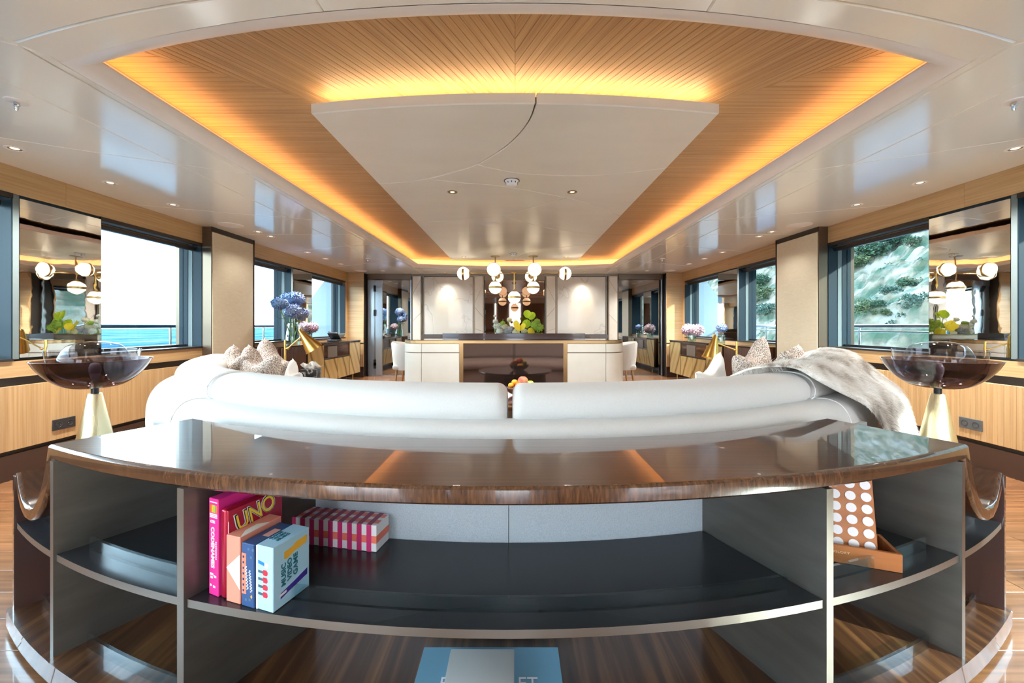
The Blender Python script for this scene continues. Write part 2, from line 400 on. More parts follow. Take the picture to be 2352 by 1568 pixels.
for a, b in ((-1.89, -0.9), (-0.9, 0.0), (0.0, 0.9), (0.9, 1.89)):
    cpanel([(x, Ff(x) + 0.09) for x in xs(a, b, 8)] + [(b, YF), (a, YF)])
obj('deckhead', box(-W - 0.3, W + 0.3, YB, YF + 0.3, 2.40, 2.46), white_cove, ceiling)
# cove lip swept round the tray
loop = [(x, Nn(x)) for x in xs(-XL, XL, 36)] + [(XL, y) for y in xs(Nn(XL), Ff(XL), 12)[1:-1]] + [(x, Ff(x)) for x in xs(XL, -XL, 36)] + [(-XL, y) for y in xs(Ff(XL), Nn(XL), 12)[1:-1]]
prof = [(0.092, ZC + 0.001), (0.07, ZC + 0.002), (0.045, ZC + 0.008), (0.022, ZC + 0.02), (0.007, ZC + 0.036), (0.0, ZC + 0.052), (0.003, 2.213), (0.014, 2.217), (0.05, 2.217), (0.05, 2.19), (0.19, 2.19), (0.19, 2.40)]
rings = [[(x, y, z) for x, y in inset(loop, -o)] for o, z in prof]
n = len(loop); V = sum(rings, []); F = [(i * n + k, (i + 1) * n + k, (i + 1) * n + (k + 1) % n, i * n + (k + 1) % n) for i in range(len(prof) - 1) for k in range(n)]
cove = obj('cove', (V, F), white_cove, ceiling, 40)
ledr = [[(x, y, z) for x, y in inset(loop, -o)] for o, z in ((0.085, 2.191), (0.085, 2.200), (0.125, 2.200), (0.125, 2.191))]
# light strips lie on the long sides and the far end only
ns, ne = 37, 37 + 11
idx = list(range(36, n)) + [0]
V = sum(ledr, []); F = [(i * n + a, i * n + b, ((i + 1) % 4) * n + b, ((i + 1) % 4) * n + a) for i in range(4) for a, b in zip(idx, idx[1:])]
obj('light_strip', (V, F), led_warm, cove)
# timber tray boards
TZ = 2.33
MIT = lambda x: 2.194 - 0.697 * (abs(x) - 1.182)
def clip(poly, a, b, c):
    out = []
    for i in range(len(poly)):
        p, q = poly[i], poly[(i + 1) % len(poly)]; dp, dq = a * p[0] + b * p[1] - c, a * q[0] + b * q[1] - c
        if dp <= 0: out.append(p)
        if (dp < 0 < dq) or (dq < 0 < dp):
            t = dp / (dp - dq); out.append((p[0] + (q[0] - p[0]) * t, p[1] + (q[1] - p[1]) * t))
    return dedupe(out) if len(out) > 2 else []
tray = thing('timber_tray', None, None, (0, 0, TZ)); tray.parent = ceiling; tray.matrix_parent_inverse = PM['ceiling']
tray_oak = ramp_mat('tray_oak', [(0.3, (0.46, 0.265, 0.105)), (0.5, (0.54, 0.33, 0.145)), (0.72, (0.61, 0.39, 0.18))], (1.0, 45, 45), 1.6, rough=0.45, vary=0.06)
obj('tray_back', box(-1.99, 1.99, 1.2, 7.8, TZ + 0.012, TZ + 0.03), mat('tray_back', (0.16, 0.08, 0.03), 0.7), tray)
BW = 0.038
sb_mesh = mesh('wood_board', *panel_down([(-0.485, -BW / 2), (0.485, -BW / 2), (0.485, BW / 2), (-0.485, BW / 2)], 0.0, 0.0022, 0.012, 0.0003), tray_oak)
rest = []
y = 1.66 + BW / 2
while y < 7.75:
    for sx in (-1, 1):
        if y + BW / 2 < MIT(1.0):
            poly = [(x, yy) for x, yy in ((1.0, y - BW / 2), (1.97, y - BW / 2), (1.97, y + BW / 2), (1.0, y + BW / 2))]
            poly = clip(poly, -0.697, -1.0, -(2.194 + 0.697 * 1.182))
            if len(poly) > 2 and abs(area(poly)) > 2e-4:
                cx = sum(p[0] for p in poly) / len(poly)
                pl = [(sx * (p[0] - cx), p[1] - y) for p in poly]
                o = obj('wood_board', panel_down(pl, 0.0, 0.002, 0.012, 0.0003), tray_oak, tray, None, (sx * cx, y, TZ))
        elif y < 4.6: link('wood_board', sb_mesh, tray, (sx * 1.485, y, TZ))
        else: rest.append(xf((([tuple(v.co) for v in sb_mesh.vertices]), [tuple(p.vertices) for p in sb_mesh.polygons]), (sx * 1.485, y, TZ)))
    y += BW
x = -1.5
while x < 1.5:
    a = rad(-28 if x < 0 else 28)
    rest.append(xf(panel_down([(-0.6, -BW / 2), (0.6, -BW / 2), (0.6, BW / 2), (-0.6, BW / 2)], 0.0, 0.0022, 0.012, 0.0003), (x, 7.28, TZ - 0.0006), PI / 2 - a)); x += BW
o = obj('wood_boards', join(*rest), tray_oak, tray); o['kind'] = 'stuff'
for sx in (-1, 1):
    for i in range(-16, 44):
        def L(j):
            x0 = j * BW * 1.09; a = rad(26 + 9 * min(max(x0 / 1.15, 0), 1.4)); d = (sin(a), -cos(a))
            return (x0 - d[0] * 0.28, 2.16 - d[1] * 0.28), (x0 + d[0] * 1.3, 2.16 + d[1] * 1.3), a
        (p0, q0, a0), (p1, q1, a1) = L(i), L(i + 1)
        poly = clip([p0, q0, q1, p1], -1, 0, 0.0)
        if poly: poly = clip(poly, 0.697, 1.0, 2.194 + 0.697 * 1.182)
        if poly: poly = clip(poly, 0, -1, -1.22)
        if poly: poly = clip(poly, 0, 1, 2.36)
        if not poly or abs(area(poly)) < 6e-4: continue
        cx, cy = sum(p[0] for p in poly) / len(poly), sum(p[1] for p in poly) / len(poly); rz = -(PI / 2 - a0)
        ca, sa = cos(-rz), sin(-rz)
        loc = [((p[0] - cx) * ca - (p[1] - cy) * sa, (p[0] - cx) * sa + (p[1] - cy) * ca) for p in poly]
        if sx < 0: loc = [(-p[0], p[1]) for p in loc]; rz = -rz
        obj('wood_board', panel_down(loc, 0.0, 0.0022, 0.012, 0.0003), tray_oak, tray, None, (sx * cx, cy, TZ - 0.0004), (0, 0, rz))
# dropped centre panel, cut along curved joints
PZ = 2.20
PN = lambda x: 2.01 + 0.10 * (x / 1.10) ** 2
PF = lambda x: 6.80 - 0.05 * (x / 1.10) ** 2
cp = thing('centre_panel', None, None, (0, 0, PZ)); cp.parent = ceiling; cp.matrix_parent_inverse = PM['ceiling']
outline = [(x, PN(x)) for x in xs(-1.10, 1.10, 24)] + [(x, PF(x)) for x in xs(1.10, -1.10, 12)]
A = curve_pts([(0.125, 1.93), (0.108, 2.01), (0.086, 2.158), (0.031, 2.324), (-0.071, 2.518), (-0.268, 2.768), (-0.456, 2.907), (-0.67, 3.036), (-0.876, 3.109), (-1.14, 3.152)], 4)
Al, Ar = [(x - 0.0035 * max(0.3, 1 - i / 26), y - 0.001) for i, (x, y) in enumerate(A)], [(x + 0.0035 * max(0.3, 1 - i / 26), y + 0.001) for i, (x, y) in enumerate(A)]
left, right = [], []
pa = split(outline, Al); pa.sort(key=lambda p: min(q[1] for q in p) + max(q[1] for q in p))
left = [pa[0]]
pb = split(outline, Ar); pb.sort(key=lambda p: max(q[1] for q in p)); body = pb[-1]
cells = left
Bc = curve_pts([(-0.30, 2.755), (-0.12, 2.86), (0.061, 2.936), (0.457, 2.979), (0.783, 2.936), (1.15, 2.81)], 5)
Cc = curve_pts([(-0.72, 3.03), (-0.4, 3.13), (-0.115, 3.2), (0.456, 3.49), (0.8, 3.77), (1.15, 4.13)], 5)
Dc = curve_pts([(0.50, 3.47), (0.456, 3.5), (0.17, 3.78), (-0.145, 4.055), (-0.635, 4.248), (-1.15, 4.29)], 5)
Ec = curve_pts([(-0.25, 4.08), (-0.145, 4.055), (0.316, 4.52), (0.75, 4.78), (1.15, 4.95)], 5)
Fc = curve_pts([(-0.03, 6.9), (-0.02, 6.7), (0.10, 6.25), (0.40, 5.85), (1.15, 5.45)], 5)
by_y = lambda p: sum(q[1] for q in p) / len(p)
for cut in (Bc, Cc, Dc, Ec, Fc):
    pp = split(body, cut)
    if len(pp) == 2:
        pp.sort(key=by_y); cells.append(pp[0]); body = pp[1]
cells.append(body)
for c_ in cells: obj('panel_sheet', panel_down(c_, PZ, 0.0055, 0.055, 0.0014), plaster_panel, cp)
obj('panel_core', prism(inset(outline, 0.03), PZ + 0.03, PZ + 0.05), mat('panel_core', (0.05, 0.03, 0.02), 0.7), cp)
lp = [(x, PN(x) + 0.055) for x in xs(-1.06, 1.06, 24)] + [(x, PN(x) + 0.085) for x in xs(1.06, -1.06, 24)]
obj('light_strip', prism(lp, PZ + 0.056, PZ + 0.064), led_soft, cp)
for sx in (-1, 1):
    obj('panel_hanger', box(sx * 0.7 - 0.05, sx * 0.7 + 0.05, 3.0, 6.0, PZ + 0.05, TZ + 0.012), bronze_dark, cp)

# ---- side walls
ZW0, ZW1, GX = 0.83, 1.965, 3.64
def sb(sx, a, b, y0, y1, z0, z1, bev=0.0): return box(min(sx * a, sx * b), max(sx * a, sx * b), y0, y1, z0, z1, bev)
nwin = 0
for sx, side in ((-1, 'left'), (1, 'right')):
    wl = thing('wall_' + side, None, None, (sx * W, 0, 0), kind='structure')
    # structural body
    obj('upper_body', sb(sx, W + 0.012, 3.74, YB, YF + 0.3, ZW1, 2.40), bronze_dark, wl)
    obj('lower_body', sb(sx, W + 0.03, 3.74, YB, YF + 0.3, 0.0, ZW0), bronze_dark, wl)
    ys = [YB, -1.0, 0.3, 1.55, 3.01, 4.40]
    for a, b in list(zip(ys, ys[1:])) + [(4.95, 6.35), (6.35, 7.40), (7.40, 8.05)]:
        obj('fascia_board', sb(sx, W, W + 0.013, a + 0.0006, b - 0.0006, ZW1 + 0.004, 2.16), oak_y, wl)
    for a, b in ((YB, 0.4), (0.4, 2.2), (2.2, 4.40), (4.95, 6.6), (6.6, 8.05)):
        obj('ledge_board', sb(sx, W, W + 0.035, a + 0.0006, b - 0.0006, 0.705, ZW0 - 0.014), oak_y, wl)
        obj('shadow_strip', sb(sx, W + 0.018, W + 0.035, a, b, 0.645, 0.705), bronze_dark, wl)
    sw = 0.0345 if sx > 0 else 0.0345; ch = 0.003 if sx > 0 else 0.0006
    sm = mesh('wood_slat', *sb(sx, W, W + 0.016, -sw / 2, sw / 2, 0.205, 0.645, ch), oak_z); y = 2.30
    while y < 5.3: link('wood_slat', sm, wl, (0, y, 0)); y += sw
    obj('wainscot_panel', sb(sx, W, W + 0.016, YB, 2.28, 0.205, 0.645), oak_z, wl)
    obj('wainscot_panel', sb(sx, W, W + 0.016, y, 8.05, 0.205, 0.645), oak_z, wl)
    bb = obj('baseboard_' + side, sb(sx, W + 0.006, W + 0.03, YB, 8.05, 0.0, 0.175), mat('base_brown', (0.055, 0.028, 0.018), 0.4)); struct(bb)
    # piers with mirrors
    for y0, y1 in ((2.69, 3.26), (6.04, 6.65)):
        pr = thing('window_pier', None, None, (sx * W, y0, ZW0)); pr.parent = wl; pr.matrix_parent_inverse = PM[wl.name]
        obj('pier_core', sb(sx, W + 0.004, GX + 0.08, y0, y1, ZW0, ZW1), frame_blue, pr)
        obj('pier_edge', sb(sx, W - 0.004, W + 0.012, y0 - 0.001, y0 + 0.032, ZW0, ZW1), frame_grey, pr)
        obj('pier_mirror', sb(sx, W - 0.006, W + 0.006, y0 + 0.034, y1, ZW0 + 0.008, ZW1 - 0.02), mirror_m, pr)
    # pillar between the windows
    pl = thing('wall_pillar', None, None, (sx * W, 4.32, 0), kind='structure')
    obj('pillar_frame', sb(sx, W - 0.10, 3.74, 4.32, 5.03, 0.0, ZC), bronze_mid, pl)
    obj('leather_panel', sb(sx, W - 0.106, W - 0.09, 4.336, 5.005, 0.0, ZC - 0.055, 0.003), leather_cream, pl)
    obj('pillar_trim', sb(sx, W - 0.107, W - 0.1, 5.008, 5.03, 0.0, ZC), bronze_dark, pl)
    obj('pillar_cap', sb(sx, W - 0.107, W - 0.1, 4.32, 5.03, ZC - 0.05, ZC), bronze_dark, pl)
    # window openings
    for (y0, y1, rounded) in ((-1.9, 2.69, False), (3.26, 4.32, False), (5.03, 6.04, False), (6.65, 7.96, True)):
        nwin += 1
        wn = thing('window_%d' % nwin, None, None, (sx * GX, y0, ZW0), kind='structure')
        obj('sill', sb(sx, W - 0.008, GX + 0.05, y0, y1, ZW0 - 0.014, ZW0 + 0.004), bronze_dark, wn)
        obj('head_track', sb(sx, W - 0.006, W + 0.02, y0, y1, ZW1 - 0.03, ZW1 + 0.004), bronze_dark, wn)
        obj('head_liner', sb(sx, W + 0.012, GX + 0.06, y0, y1, ZW1 - 0.006, ZW1 + 0.004), frame_grey, wn)
        obj('jamb', sb(sx, W + 0.0, W + 0.10, y1 - 0.008, y1 + 0.002, ZW0, ZW1), frame_blue, wn)
        obj('jamb', sb(sx, W + 0.10, W + 0.145, y1 - 0.012, y1 + 0.002, ZW0, ZW1), frame_grey, wn)
        obj('jamb', sb(sx, W + 0.145, GX + 0.05, y1 - 0.016, y1 + 0.002, ZW0, ZW1), frame_blue, wn)
        obj('jamb', sb(sx, W + 0.0, GX + 0.05, y0 - 0.002, y0 + 0.008, ZW0, ZW1), frame_blue, wn)
        obj('lower_rail', sb(sx, GX - 0.03, GX + 0.03, y0, y1, ZW0, ZW0 + 0.028), frame_black, wn)
        obj('upper_rail', sb(sx, GX - 0.02, GX + 0.03, y0, y1, ZW1 - 0.022, ZW1), frame_grey, wn)
        obj('pane', sb(sx, GX, GX + 0.012, y0 + 0.005, y1 - 0.016, ZW0 + 0.026, ZW1 - 0.02), window_glass, wn)
        bl = obj('blind_cassette', sb(sx, W + 0.05, W + 0.10, y0 + 0.01, y1 - 0.018, ZW1 - 0.085, ZW1 - 0.042, 0.006), frame_black, wn)
        obj('blind_tube', tube([(sx * (W + 0.045), y0 + 0.012, ZW1 - 0.045), (sx * (W + 0.045), y1 - 0.02, ZW1 - 0.045)], 0.006, 8), bronze_mid, bl, 60)
        if rounded:
            r = 0.12
            for zc, dz in ((ZW1, -1), (ZW0, 1)):
                arc = [(y1 - r + r * sin(t), zc + dz * r - dz * r * cos(t)) for t in [PI / 2 * i / 8 for i in range(9)]]
                poly = [(y1 + 0.012, zc)] + arc[::-1]; m_ = len(poly)
                Vv = [(sx * (W - 0.002), p[0], p[1]) for p in poly] + [(sx * (GX + 0.02), p[0], p[1]) for p in poly]
                Fv = [tuple(range(m_)), tuple(range(m_, 2 * m_))[::-1]] + [(i, m_ + i, m_ + (i + 1) % m_, (i + 1) % m_) for i in range(m_)]
                obj('corner_fillet', (Vv, Fv), [oak_y, bronze_mid], wn, mi=[0] + [1] * (len(Fv) - 1))
    # end return of the side wall
    er = thing('wall_return_' + side, None, None, (sx * 3.3, 8.1, 0), kind='structure')
    obj('return_core', sb(sx, 3.14, 3.74, 8.09, YF + 0.3, 0, 2.40), bronze_dark, er)
    obj('return_core', sb(sx, W + 0.01, 3.74, 7.97, 8.10, ZW0 - 0.1, ZW1 + 0.1), bronze_dark, er)
    obj('return_side', sb(sx, W, W + 0.012, 7.97, 8.09, ZW0 - 0.016, ZW1 + 0.006), oak_z, er)
    zz = 0.71
    while zz < 2.15:
        obj('wood_slat', sb(sx, 3.12, W + 0.01, 8.06, 8.09, zz + 0.0008, min(zz + 0.06, 2.155), 0.0), oak_x, er); zz += 0.06
    obj('shadow_strip', sb(sx, 3.12, W + 0.01, 8.07, 8.09, 0.685, 0.71), bronze_dark, er)
    for k in range(8): obj('wood_slat', sb(sx, 3.12 + k * 0.042 + 0.0008, 3.12 + (k + 1) * 0.042 - 0.0008, 8.06, 8.09, 0.22, 0.685), oak_z, er)
    obj('plinth', sb(sx, 3.12, W, 8.07, 8.09, 0.0, 0.205), MATS['base_brown'], er)

# ---- far wall
wf = thing('wall_far', None, None, (0, YF, 0), kind='structure')
obj('wall_core', box(-3.2, 3.2, YF + 0.02, YF + 0.3, 0, 2.40), bronze_dark, wf)
obj('wall_rail', box(-2.2, 2.2, YF - 0.03, YF + 0.02, 2.10, 2.154), bronze_mid, wf)
P = lambda px: (px - 1183) * 8.28 / 900
def pil(p0, p1, cuts):
    pp = thing('pilaster', None, None, (P((p0 + p1) / 2), YF, 0)); pp.parent = wf; pp.matrix_parent_inverse = PM['wall_far']
    a, b = P(p0), P(p1)
    obj('pilaster_frame', box(a - 0.02, b + 0.02, YF - 0.05, YF + 0.02, 0.3, 2.112), bronze_mid, pp)
    poly = [(a, 0.72), (b, 0.72), (b, 2.105), (a, 2.105)]; cells = [poly]
    for zl, zr in cuts:
        ln = [(a - 0.05, zl - (zr - zl) * 0.05 / (b - a)), (b + 0.05, zr + (zr - zl) * 0.05 / (b - a))]
        cells = sum([split(c_, ln) for c_ in cells], [])
    for c_ in cells:
        c2 = inset(c_, 0.003); m_ = len(c2)
        Vv = [(p[0], YF - 0.058, p[1]) for p in c2] + [(p[0], YF - 0.05, p[1]) for p in c2]
        obj('leather_piece', (Vv, [tuple(range(m_)), tuple(range(m_, 2 * m_))[::-1]] + [(i, m_ + i, m_ + (i + 1) % m_, (i + 1) % m_) for i in range(m_)]), leather_white, pp)
pil(949, 967, [(1.72, 2.03), (1.16, 1.33)]); pil(1091, 1110, [(1.55, 1.93), (1.45, 1.24), (1.0, 0.94)])
pil(1255, 1275, [(1.93, 1.55), (1.24, 1.45), (0.94, 1.0)]); pil(1398, 1417, [(2.03, 1.75), (1.30, 1.12)])
for p0, p1 in ((974, 1086), (1280, 1391)):
    a, b = P(p0), P(p1)
    obj('marble_slab', box(a, b, YF - 0.03, YF + 0.02, 0.88, 2.09, 0.003), marble, wf)
    obj('marble_trim', box(a - 0.03, a - 0.003, YF - 0.04, YF + 0.02, 0.5, 2.11), bronze_mid, wf)
    obj('marble_trim', box(b + 0.003, b + 0.03, YF - 0.04, YF + 0.02, 0.5, 2.11), bronze_mid, wf)
    obj('niche_shelf', box(a - 0.03, b + 0.03, YF - 0.10, YF + 0.02, 0.80, 0.875), lacquer_brown, wf)
obj('centre_mirror', box(P(1114), P(1250), YF - 0.02, YF + 0.02, 0.30, 2.02), mirror_bronze, wf)
obj('mirror_header', box(P(1113), P(1251), YF - 0.035, YF + 0.02, 2.02, 2.112), bronze_mid, wf)
for k in range(3): obj('hinge', box(P(1115) - 0.008, P(1115) + 0.008, YF - 0.035, YF - 0.02, (0.95, 1.3, 1.65)[k], (0.95, 1.3, 1.65)[k] + 0.1), black_metal, wf)
for i, (p0, p1) in enumerate(((846, 945), (1421, 1521))):
    dr = thing('door_%d' % (i + 1), None, None, (P((p0 + p1) / 2), YF, 0), kind='structure')
    a, b = P(p0), P(p1)
    obj('door_lintel', box(a, b, YF - 0.06, YF + 0.02, 2.035, 2.154), bronze_mid, dr)
    obj('door_mirror', box(a, b, YF - 0.012, YF + 0.02, 0.012, 2.03), mirror_flat, dr)
    obj('door_edge', box(b - 0.02, b, YF - 0.03, YF, 0, 2.035) if i else box(b - 0.02, b, YF - 0.03, YF, 0, 2.035), steel, dr)
    obj('door_sill', box(a, b, YF - 0.03, YF, 0.0, 0.012), steel, dr)
    if i == 0:
        for q0, q1 in ((846, 861), (863, 878)):
            lf = obj('door_leaf', box(P(q0), P(q1), YF - 0.055 + 0.02 * (q0 > 850), YF - 0.013, 0.02, 2.02), steel, dr)
            for zz in (0.16, 0.22, 1.27, 1.78): obj('hinge', box((P(q1) if q0 < 850 else P(q0)) - 0.014, (P(q1) if q0 < 850 else P(q0)) + 0.014, YF - 0.062, YF - 0.03, zz, zz + 0.13), black_metal, lf)
# ---- unseen aft doorway to the open deck, side openings kept wide for daylight
wa = thing('wall_back_unseen', None, None, (0, YB, 0), kind='structure')
for sx in (-1, 1): obj('wall_jamb', sb(sx, 3.25, 3.74, YB - 0.2, YB, 0, 2.40), oak_z, wa)
obj('wall_header_unseen', box(-3.25, 3.25, YB - 0.2, YB, 2.14, 2.40), oak_x, wa)
for x0, x1 in ((-1.75, -1.0), (-0.88, -0.30), (0.30, 1.75)): obj('wall_panel_unseen', box(x0, x1, YB - 0.15, YB - 0.05, 0, 2.14), ribbed_walnut, wa)
for xx in (-2.5, -1.0, -0.9, -0.28, 0.28, 1.78, 2.5): obj('door_stile_unseen', box(xx - 0.025, xx + 0.025, YB - 0.17, YB - 0.03, 0, 2.14), steel, wa)

# ---- outside: side decks, rails, overhang, bulkheads, sea, shore
deck = struct(obj('deck_ground', box(-5.0, 5.0, -9, 14, -0.5, -0.07), mat('teak', (0.70, 0.62, 0.52), 0.6)))  # aft part unseen; teak paled to bounce sunlight up onto the ceiling
for sx, side in ((-1, 'port'), (1, 'starboard')):
    oh = struct(obj('roof_overhang', sb(sx, 3.74, 4.72, -6, 10, 2.42, 2.52), mat('hull_shade_blue', (0.20, 0.27, 0.33), 0.3)))  # white hull, with the blue-grey of its shaded side put into the colour
    rl = thing('deck_railing', 'long horizontal steel deck rail seen through the %s windows' % ('left' if sx < 0 else 'right'), 'railing', (sx * 4.75, 2, 0))
    obj('top_rail', tube([(sx * 4.75, -4, 1.055), (sx * 4.75, 10, 1.055)], 0.026, 10), chrome if sx > 0 else mat('rail_backlit', (0.05, 0.10, 0.16), 0.3, 0.4), rl, 60)  # left rail is the same steel, its backlit dark blue painted in
    if sx > 0: obj('mid_rail', tube([(sx * 4.75, -4, 0.985), (sx * 4.75, 10, 0.985)], 0.011, 8), chrome, rl, 60)
    for k in range(7): obj('post', tube([(sx * 4.75, -2.6 + k * 2.0, -0.07), (sx * 4.75, -2.6 + k * 2.0, 1.05)], 0.015, 8), chrome, rl, 60)
    obj('toe_board', sb(sx, 4.70, 4.80, -4, 10, -0.07, 0.70), MATS['hull_shade_blue'], rl)
    poly = [(3.74, -0.05), (4.95, -0.05), (4.95, 1.25), (4.33, 2.09), (4.05, 2.42), (3.74, 2.42)]; m_ = len(poly)
    Vv = [(sx * p[0], 8.9, p[1]) for p in poly] + [(sx * p[0], 9.05, p[1]) for p in poly]
    struct(obj('exterior_bulkhead', (Vv, [tuple(range(m_)), tuple(range(m_, 2 * m_))[::-1]] + [(i, m_ + i, m_ + (i + 1) % m_, (i + 1) % m_) for i in range(m_)]), MATS['hull_shade_blue']))
sea_m = ramp_mat('sea', [(0.35, (0.010, 0.036, 0.062)), (0.50, (0.026, 0.072, 0.100)), (0.62, (0.085, 0.125, 0.145))], (0.16, 0.02, 1), 2.0, detail=5, rough=0.9, spec=0.0)
struct(obj('sea', ([(-900, -700, -3.6), (22, -700, -3.6), (22, 900, -3.6), (-900, 900, -3.6)], [(0, 1, 2, 3)]), sea_m))
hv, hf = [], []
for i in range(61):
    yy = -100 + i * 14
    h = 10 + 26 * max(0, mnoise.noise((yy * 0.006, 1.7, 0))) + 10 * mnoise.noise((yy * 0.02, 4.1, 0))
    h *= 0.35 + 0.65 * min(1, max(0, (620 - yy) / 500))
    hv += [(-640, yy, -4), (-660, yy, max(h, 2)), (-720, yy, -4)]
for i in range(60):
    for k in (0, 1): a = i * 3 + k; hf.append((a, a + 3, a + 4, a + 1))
struct(obj('far_hills', (hv, hf), mat('far_hill', (0.55, 0.66, 0.74), 0.9)))  # pale blue distance haze is put into the hill colour
# rocky hillside on the right
def hill_z(x, y):
    d = x - 21 - 3.0 * mnoise.noise((y * 0.05, 3.3, 0))
    z = -3.8 + 0.70 * d + 1.2 * max(0, 2.5 - abs(d - 3))
    z += 3.2 * mnoise.noise((x * 0.07, y * 0.06, 1.1)) + 1.5 * mnoise.noise((x * 0.2, y * 0.2, 7.0)) + 1.1 * abs(mnoise.noise((x * 0.5, y * 0.5, 2.0))) + 0.5 * mnoise.noise((x * 1.1, y * 1.1, 5.0)) + 0.35 * mnoise.noise((x * 2.6, y * 2.6, 9.0))
    return z
NX, NY = 190, 400
hv = []
for j in range(NY + 1):
    q = j / NY; y = -140 + 154 * (q / 0.08) if q < 0.08 else 14 + 126 * ((q - 0.08) / 0.92) ** 1.1
    for i in range(NX + 1):
        x = 19 + 85 * (i / NX) ** 1.7; hv.append((x, y, hill_z(x, y)))
hf = [(j * (NX + 1) + i, j * (NX + 1) + i + 1, (j + 1) * (NX + 1) + i + 1, (j + 1) * (NX + 1) + i) for j in range(NY) for i in range(NX)]
hill_m = ramp_mat('hill_rock', [(0.28, (0.010, 0.028, 0.014)), (0.40, (0.026, 0.046, 0.022)), (0.46, (0.060, 0.056, 0.036)), (0.54, (0.115, 0.095, 0.060)), (0.62, (0.15, 0.14, 0.12)), (0.72, (0.20, 0.195, 0.185))], (1, 1, 1), 0.55, detail=14, rough=0.95, bump=1.0, bump_dist=0.35)
struct(obj('hillside_ground', (hv, hf), hill_m))
rs = random.Random(3)
def bush(r, seed):
    vv, ff = [], []
    rr = random.Random(seed)
    lobes = [(Vector((rr.uniform(-0.6, 0.6), rr.uniform(-0.6, 0.6), rr.uniform(0.15, 0.75))) * r, r * rr.uniform(0.35, 0.6)) for k in range(7)]
    for k in range(900):
        c_, q = lobes[k % 7]; d = Vector((rr.gauss(0, 1), rr.gauss(0, 1), rr.gauss(0, 1))).normalized(); p = c_ + d * q * rr.uniform(0.6, 1.08)
        for _ in range(2):
            a_, b_ = (Vector((rr.uniform(-1, 1), rr.uniform(-1, 1), rr.uniform(-1, 1))) * r * 0.13 for _ in range(2))
            n_ = len(vv); vv += [tuple(p), tuple(p + a_), tuple(p + b_)]; ff.append((n_, n_ + 1, n_ + 2))
    return vv, ff
bush_m = [ramp_mat('bush_a', [(0.4, (0.006, 0.022, 0.010)), (0.65, (0.028, 0.07, 0.022))], (1, 1, 1), 4, rough=0.9, bump=0.8), ramp_mat('bush_b', [(0.4, (0.008, 0.028, 0.018)), (0.65, (0.03, 0.075, 0.04))], (1, 1, 1), 4, rough=0.9, bump=0.8), ramp_mat('bush_c', [(0.4, (0.02, 0.035, 0.01)), (0.65, (0.08, 0.10, 0.03))], (1, 1, 1), 4, rough=0.9, bump=0.8)]
bush_me = [mesh('shrub', *bush(1.0, k), bush_m[k % 3]) for k in range(6)]
scrub = []
for k in range(420):
    x = 23 + 42 * rs.random() ** 1.3; y = 16 + 95 * rs.random(); r_ = rs.uniform(0.16, 0.42); z = hill_z(x, y); vv, ff = [], []
    if mnoise.noise((x * 0.12, y * 0.12, 3.0)) < -0.12: continue
    for q in range(34):
        d = Vector((rs.gauss(0, 1), rs.gauss(0, 1), abs(rs.gauss(0, 0.8)))).normalized() * r_ * rs.uniform(0.5, 1.0)
        p_ = Vector((x, y, z)) + d; a_, b_ = (Vector((rs.uniform(-1, 1), rs.uniform(-1, 1), rs.uniform(-1, 1))) * r_ * 0.5 for _ in range(2)); n_ = len(vv)
        vv += [tuple(p_), tuple(p_ + a_), tuple(p_ + b_)]; ff.append((n_, n_ + 1, n_ + 2))
    scrub.append((vv, ff))
def on_hill(px, py):
    dx, dz = (px - 1183) / FPX, (748 - py) / FPX
    for k in range(400):
        y = 12 + k * 0.35; x, z = dx * y, CAMZ + dz * y
        if x > 20 and hill_z(x, y) >= z: return (x, y, hill_z(x, y) - 0.15)
    return None
o = obj('undergrowth', join(*scrub), bush_m[1]); tag(o, 'low dry scrub scattered over the rocky hillside', 'scrub', None, 'stuff')
SH = [(2003, 590, 1.5, 'wide dark green thicket high at the left of the right near window'), (2048, 570, 1.5, 'dark green thicket under the window head of the right near window'), (1966, 612, 1.2, 'bright green shrub at the left edge of the right near window'),
      (2093, 657, 0.8, 'bushy shrub right of the middle of the right near window'), (2045, 672, 0.6, 'small round shrub in the middle of the bare slope'), (1980, 712, 0.9, 'upright dark shrub low at the left of the near window'), (2021, 706, 0.5, 'little shrub just right of the upright dark one'),
      (2120, 702, 1.0, 'olive shrub low beside the right mirror panel'), (2026, 741, 0.5, 'small green bush just above the deck rail'), (2098, 566, 0.8, 'lone shrub near the top of the slope beside the mirror panel'), (2088, 690, 0.5, 'tiny shrub under the bushy one on the slope'),
      (1757, 686, 1.2, 'yellow green bush in the right far window beside the pillar'), (1745, 655, 1.0, 'dark shrub above the yellow green bush in the far window'), (1768, 722, 1.0, 'grey green shrub low in the right far window')]
for i, (px, py, s, lb_) in enumerate(SH):
    p = on_hill(px, py)
    if not p: continue
    o = link('shrub', bush_me[i % 6], None, p, (0, 0, i * 1.3)); k = s * max(1.0, p[1] / 34); o.scale = (k, k, k * 0.85)
    tag(o, lb_, 'shrub', 'shrubs on the hillside')

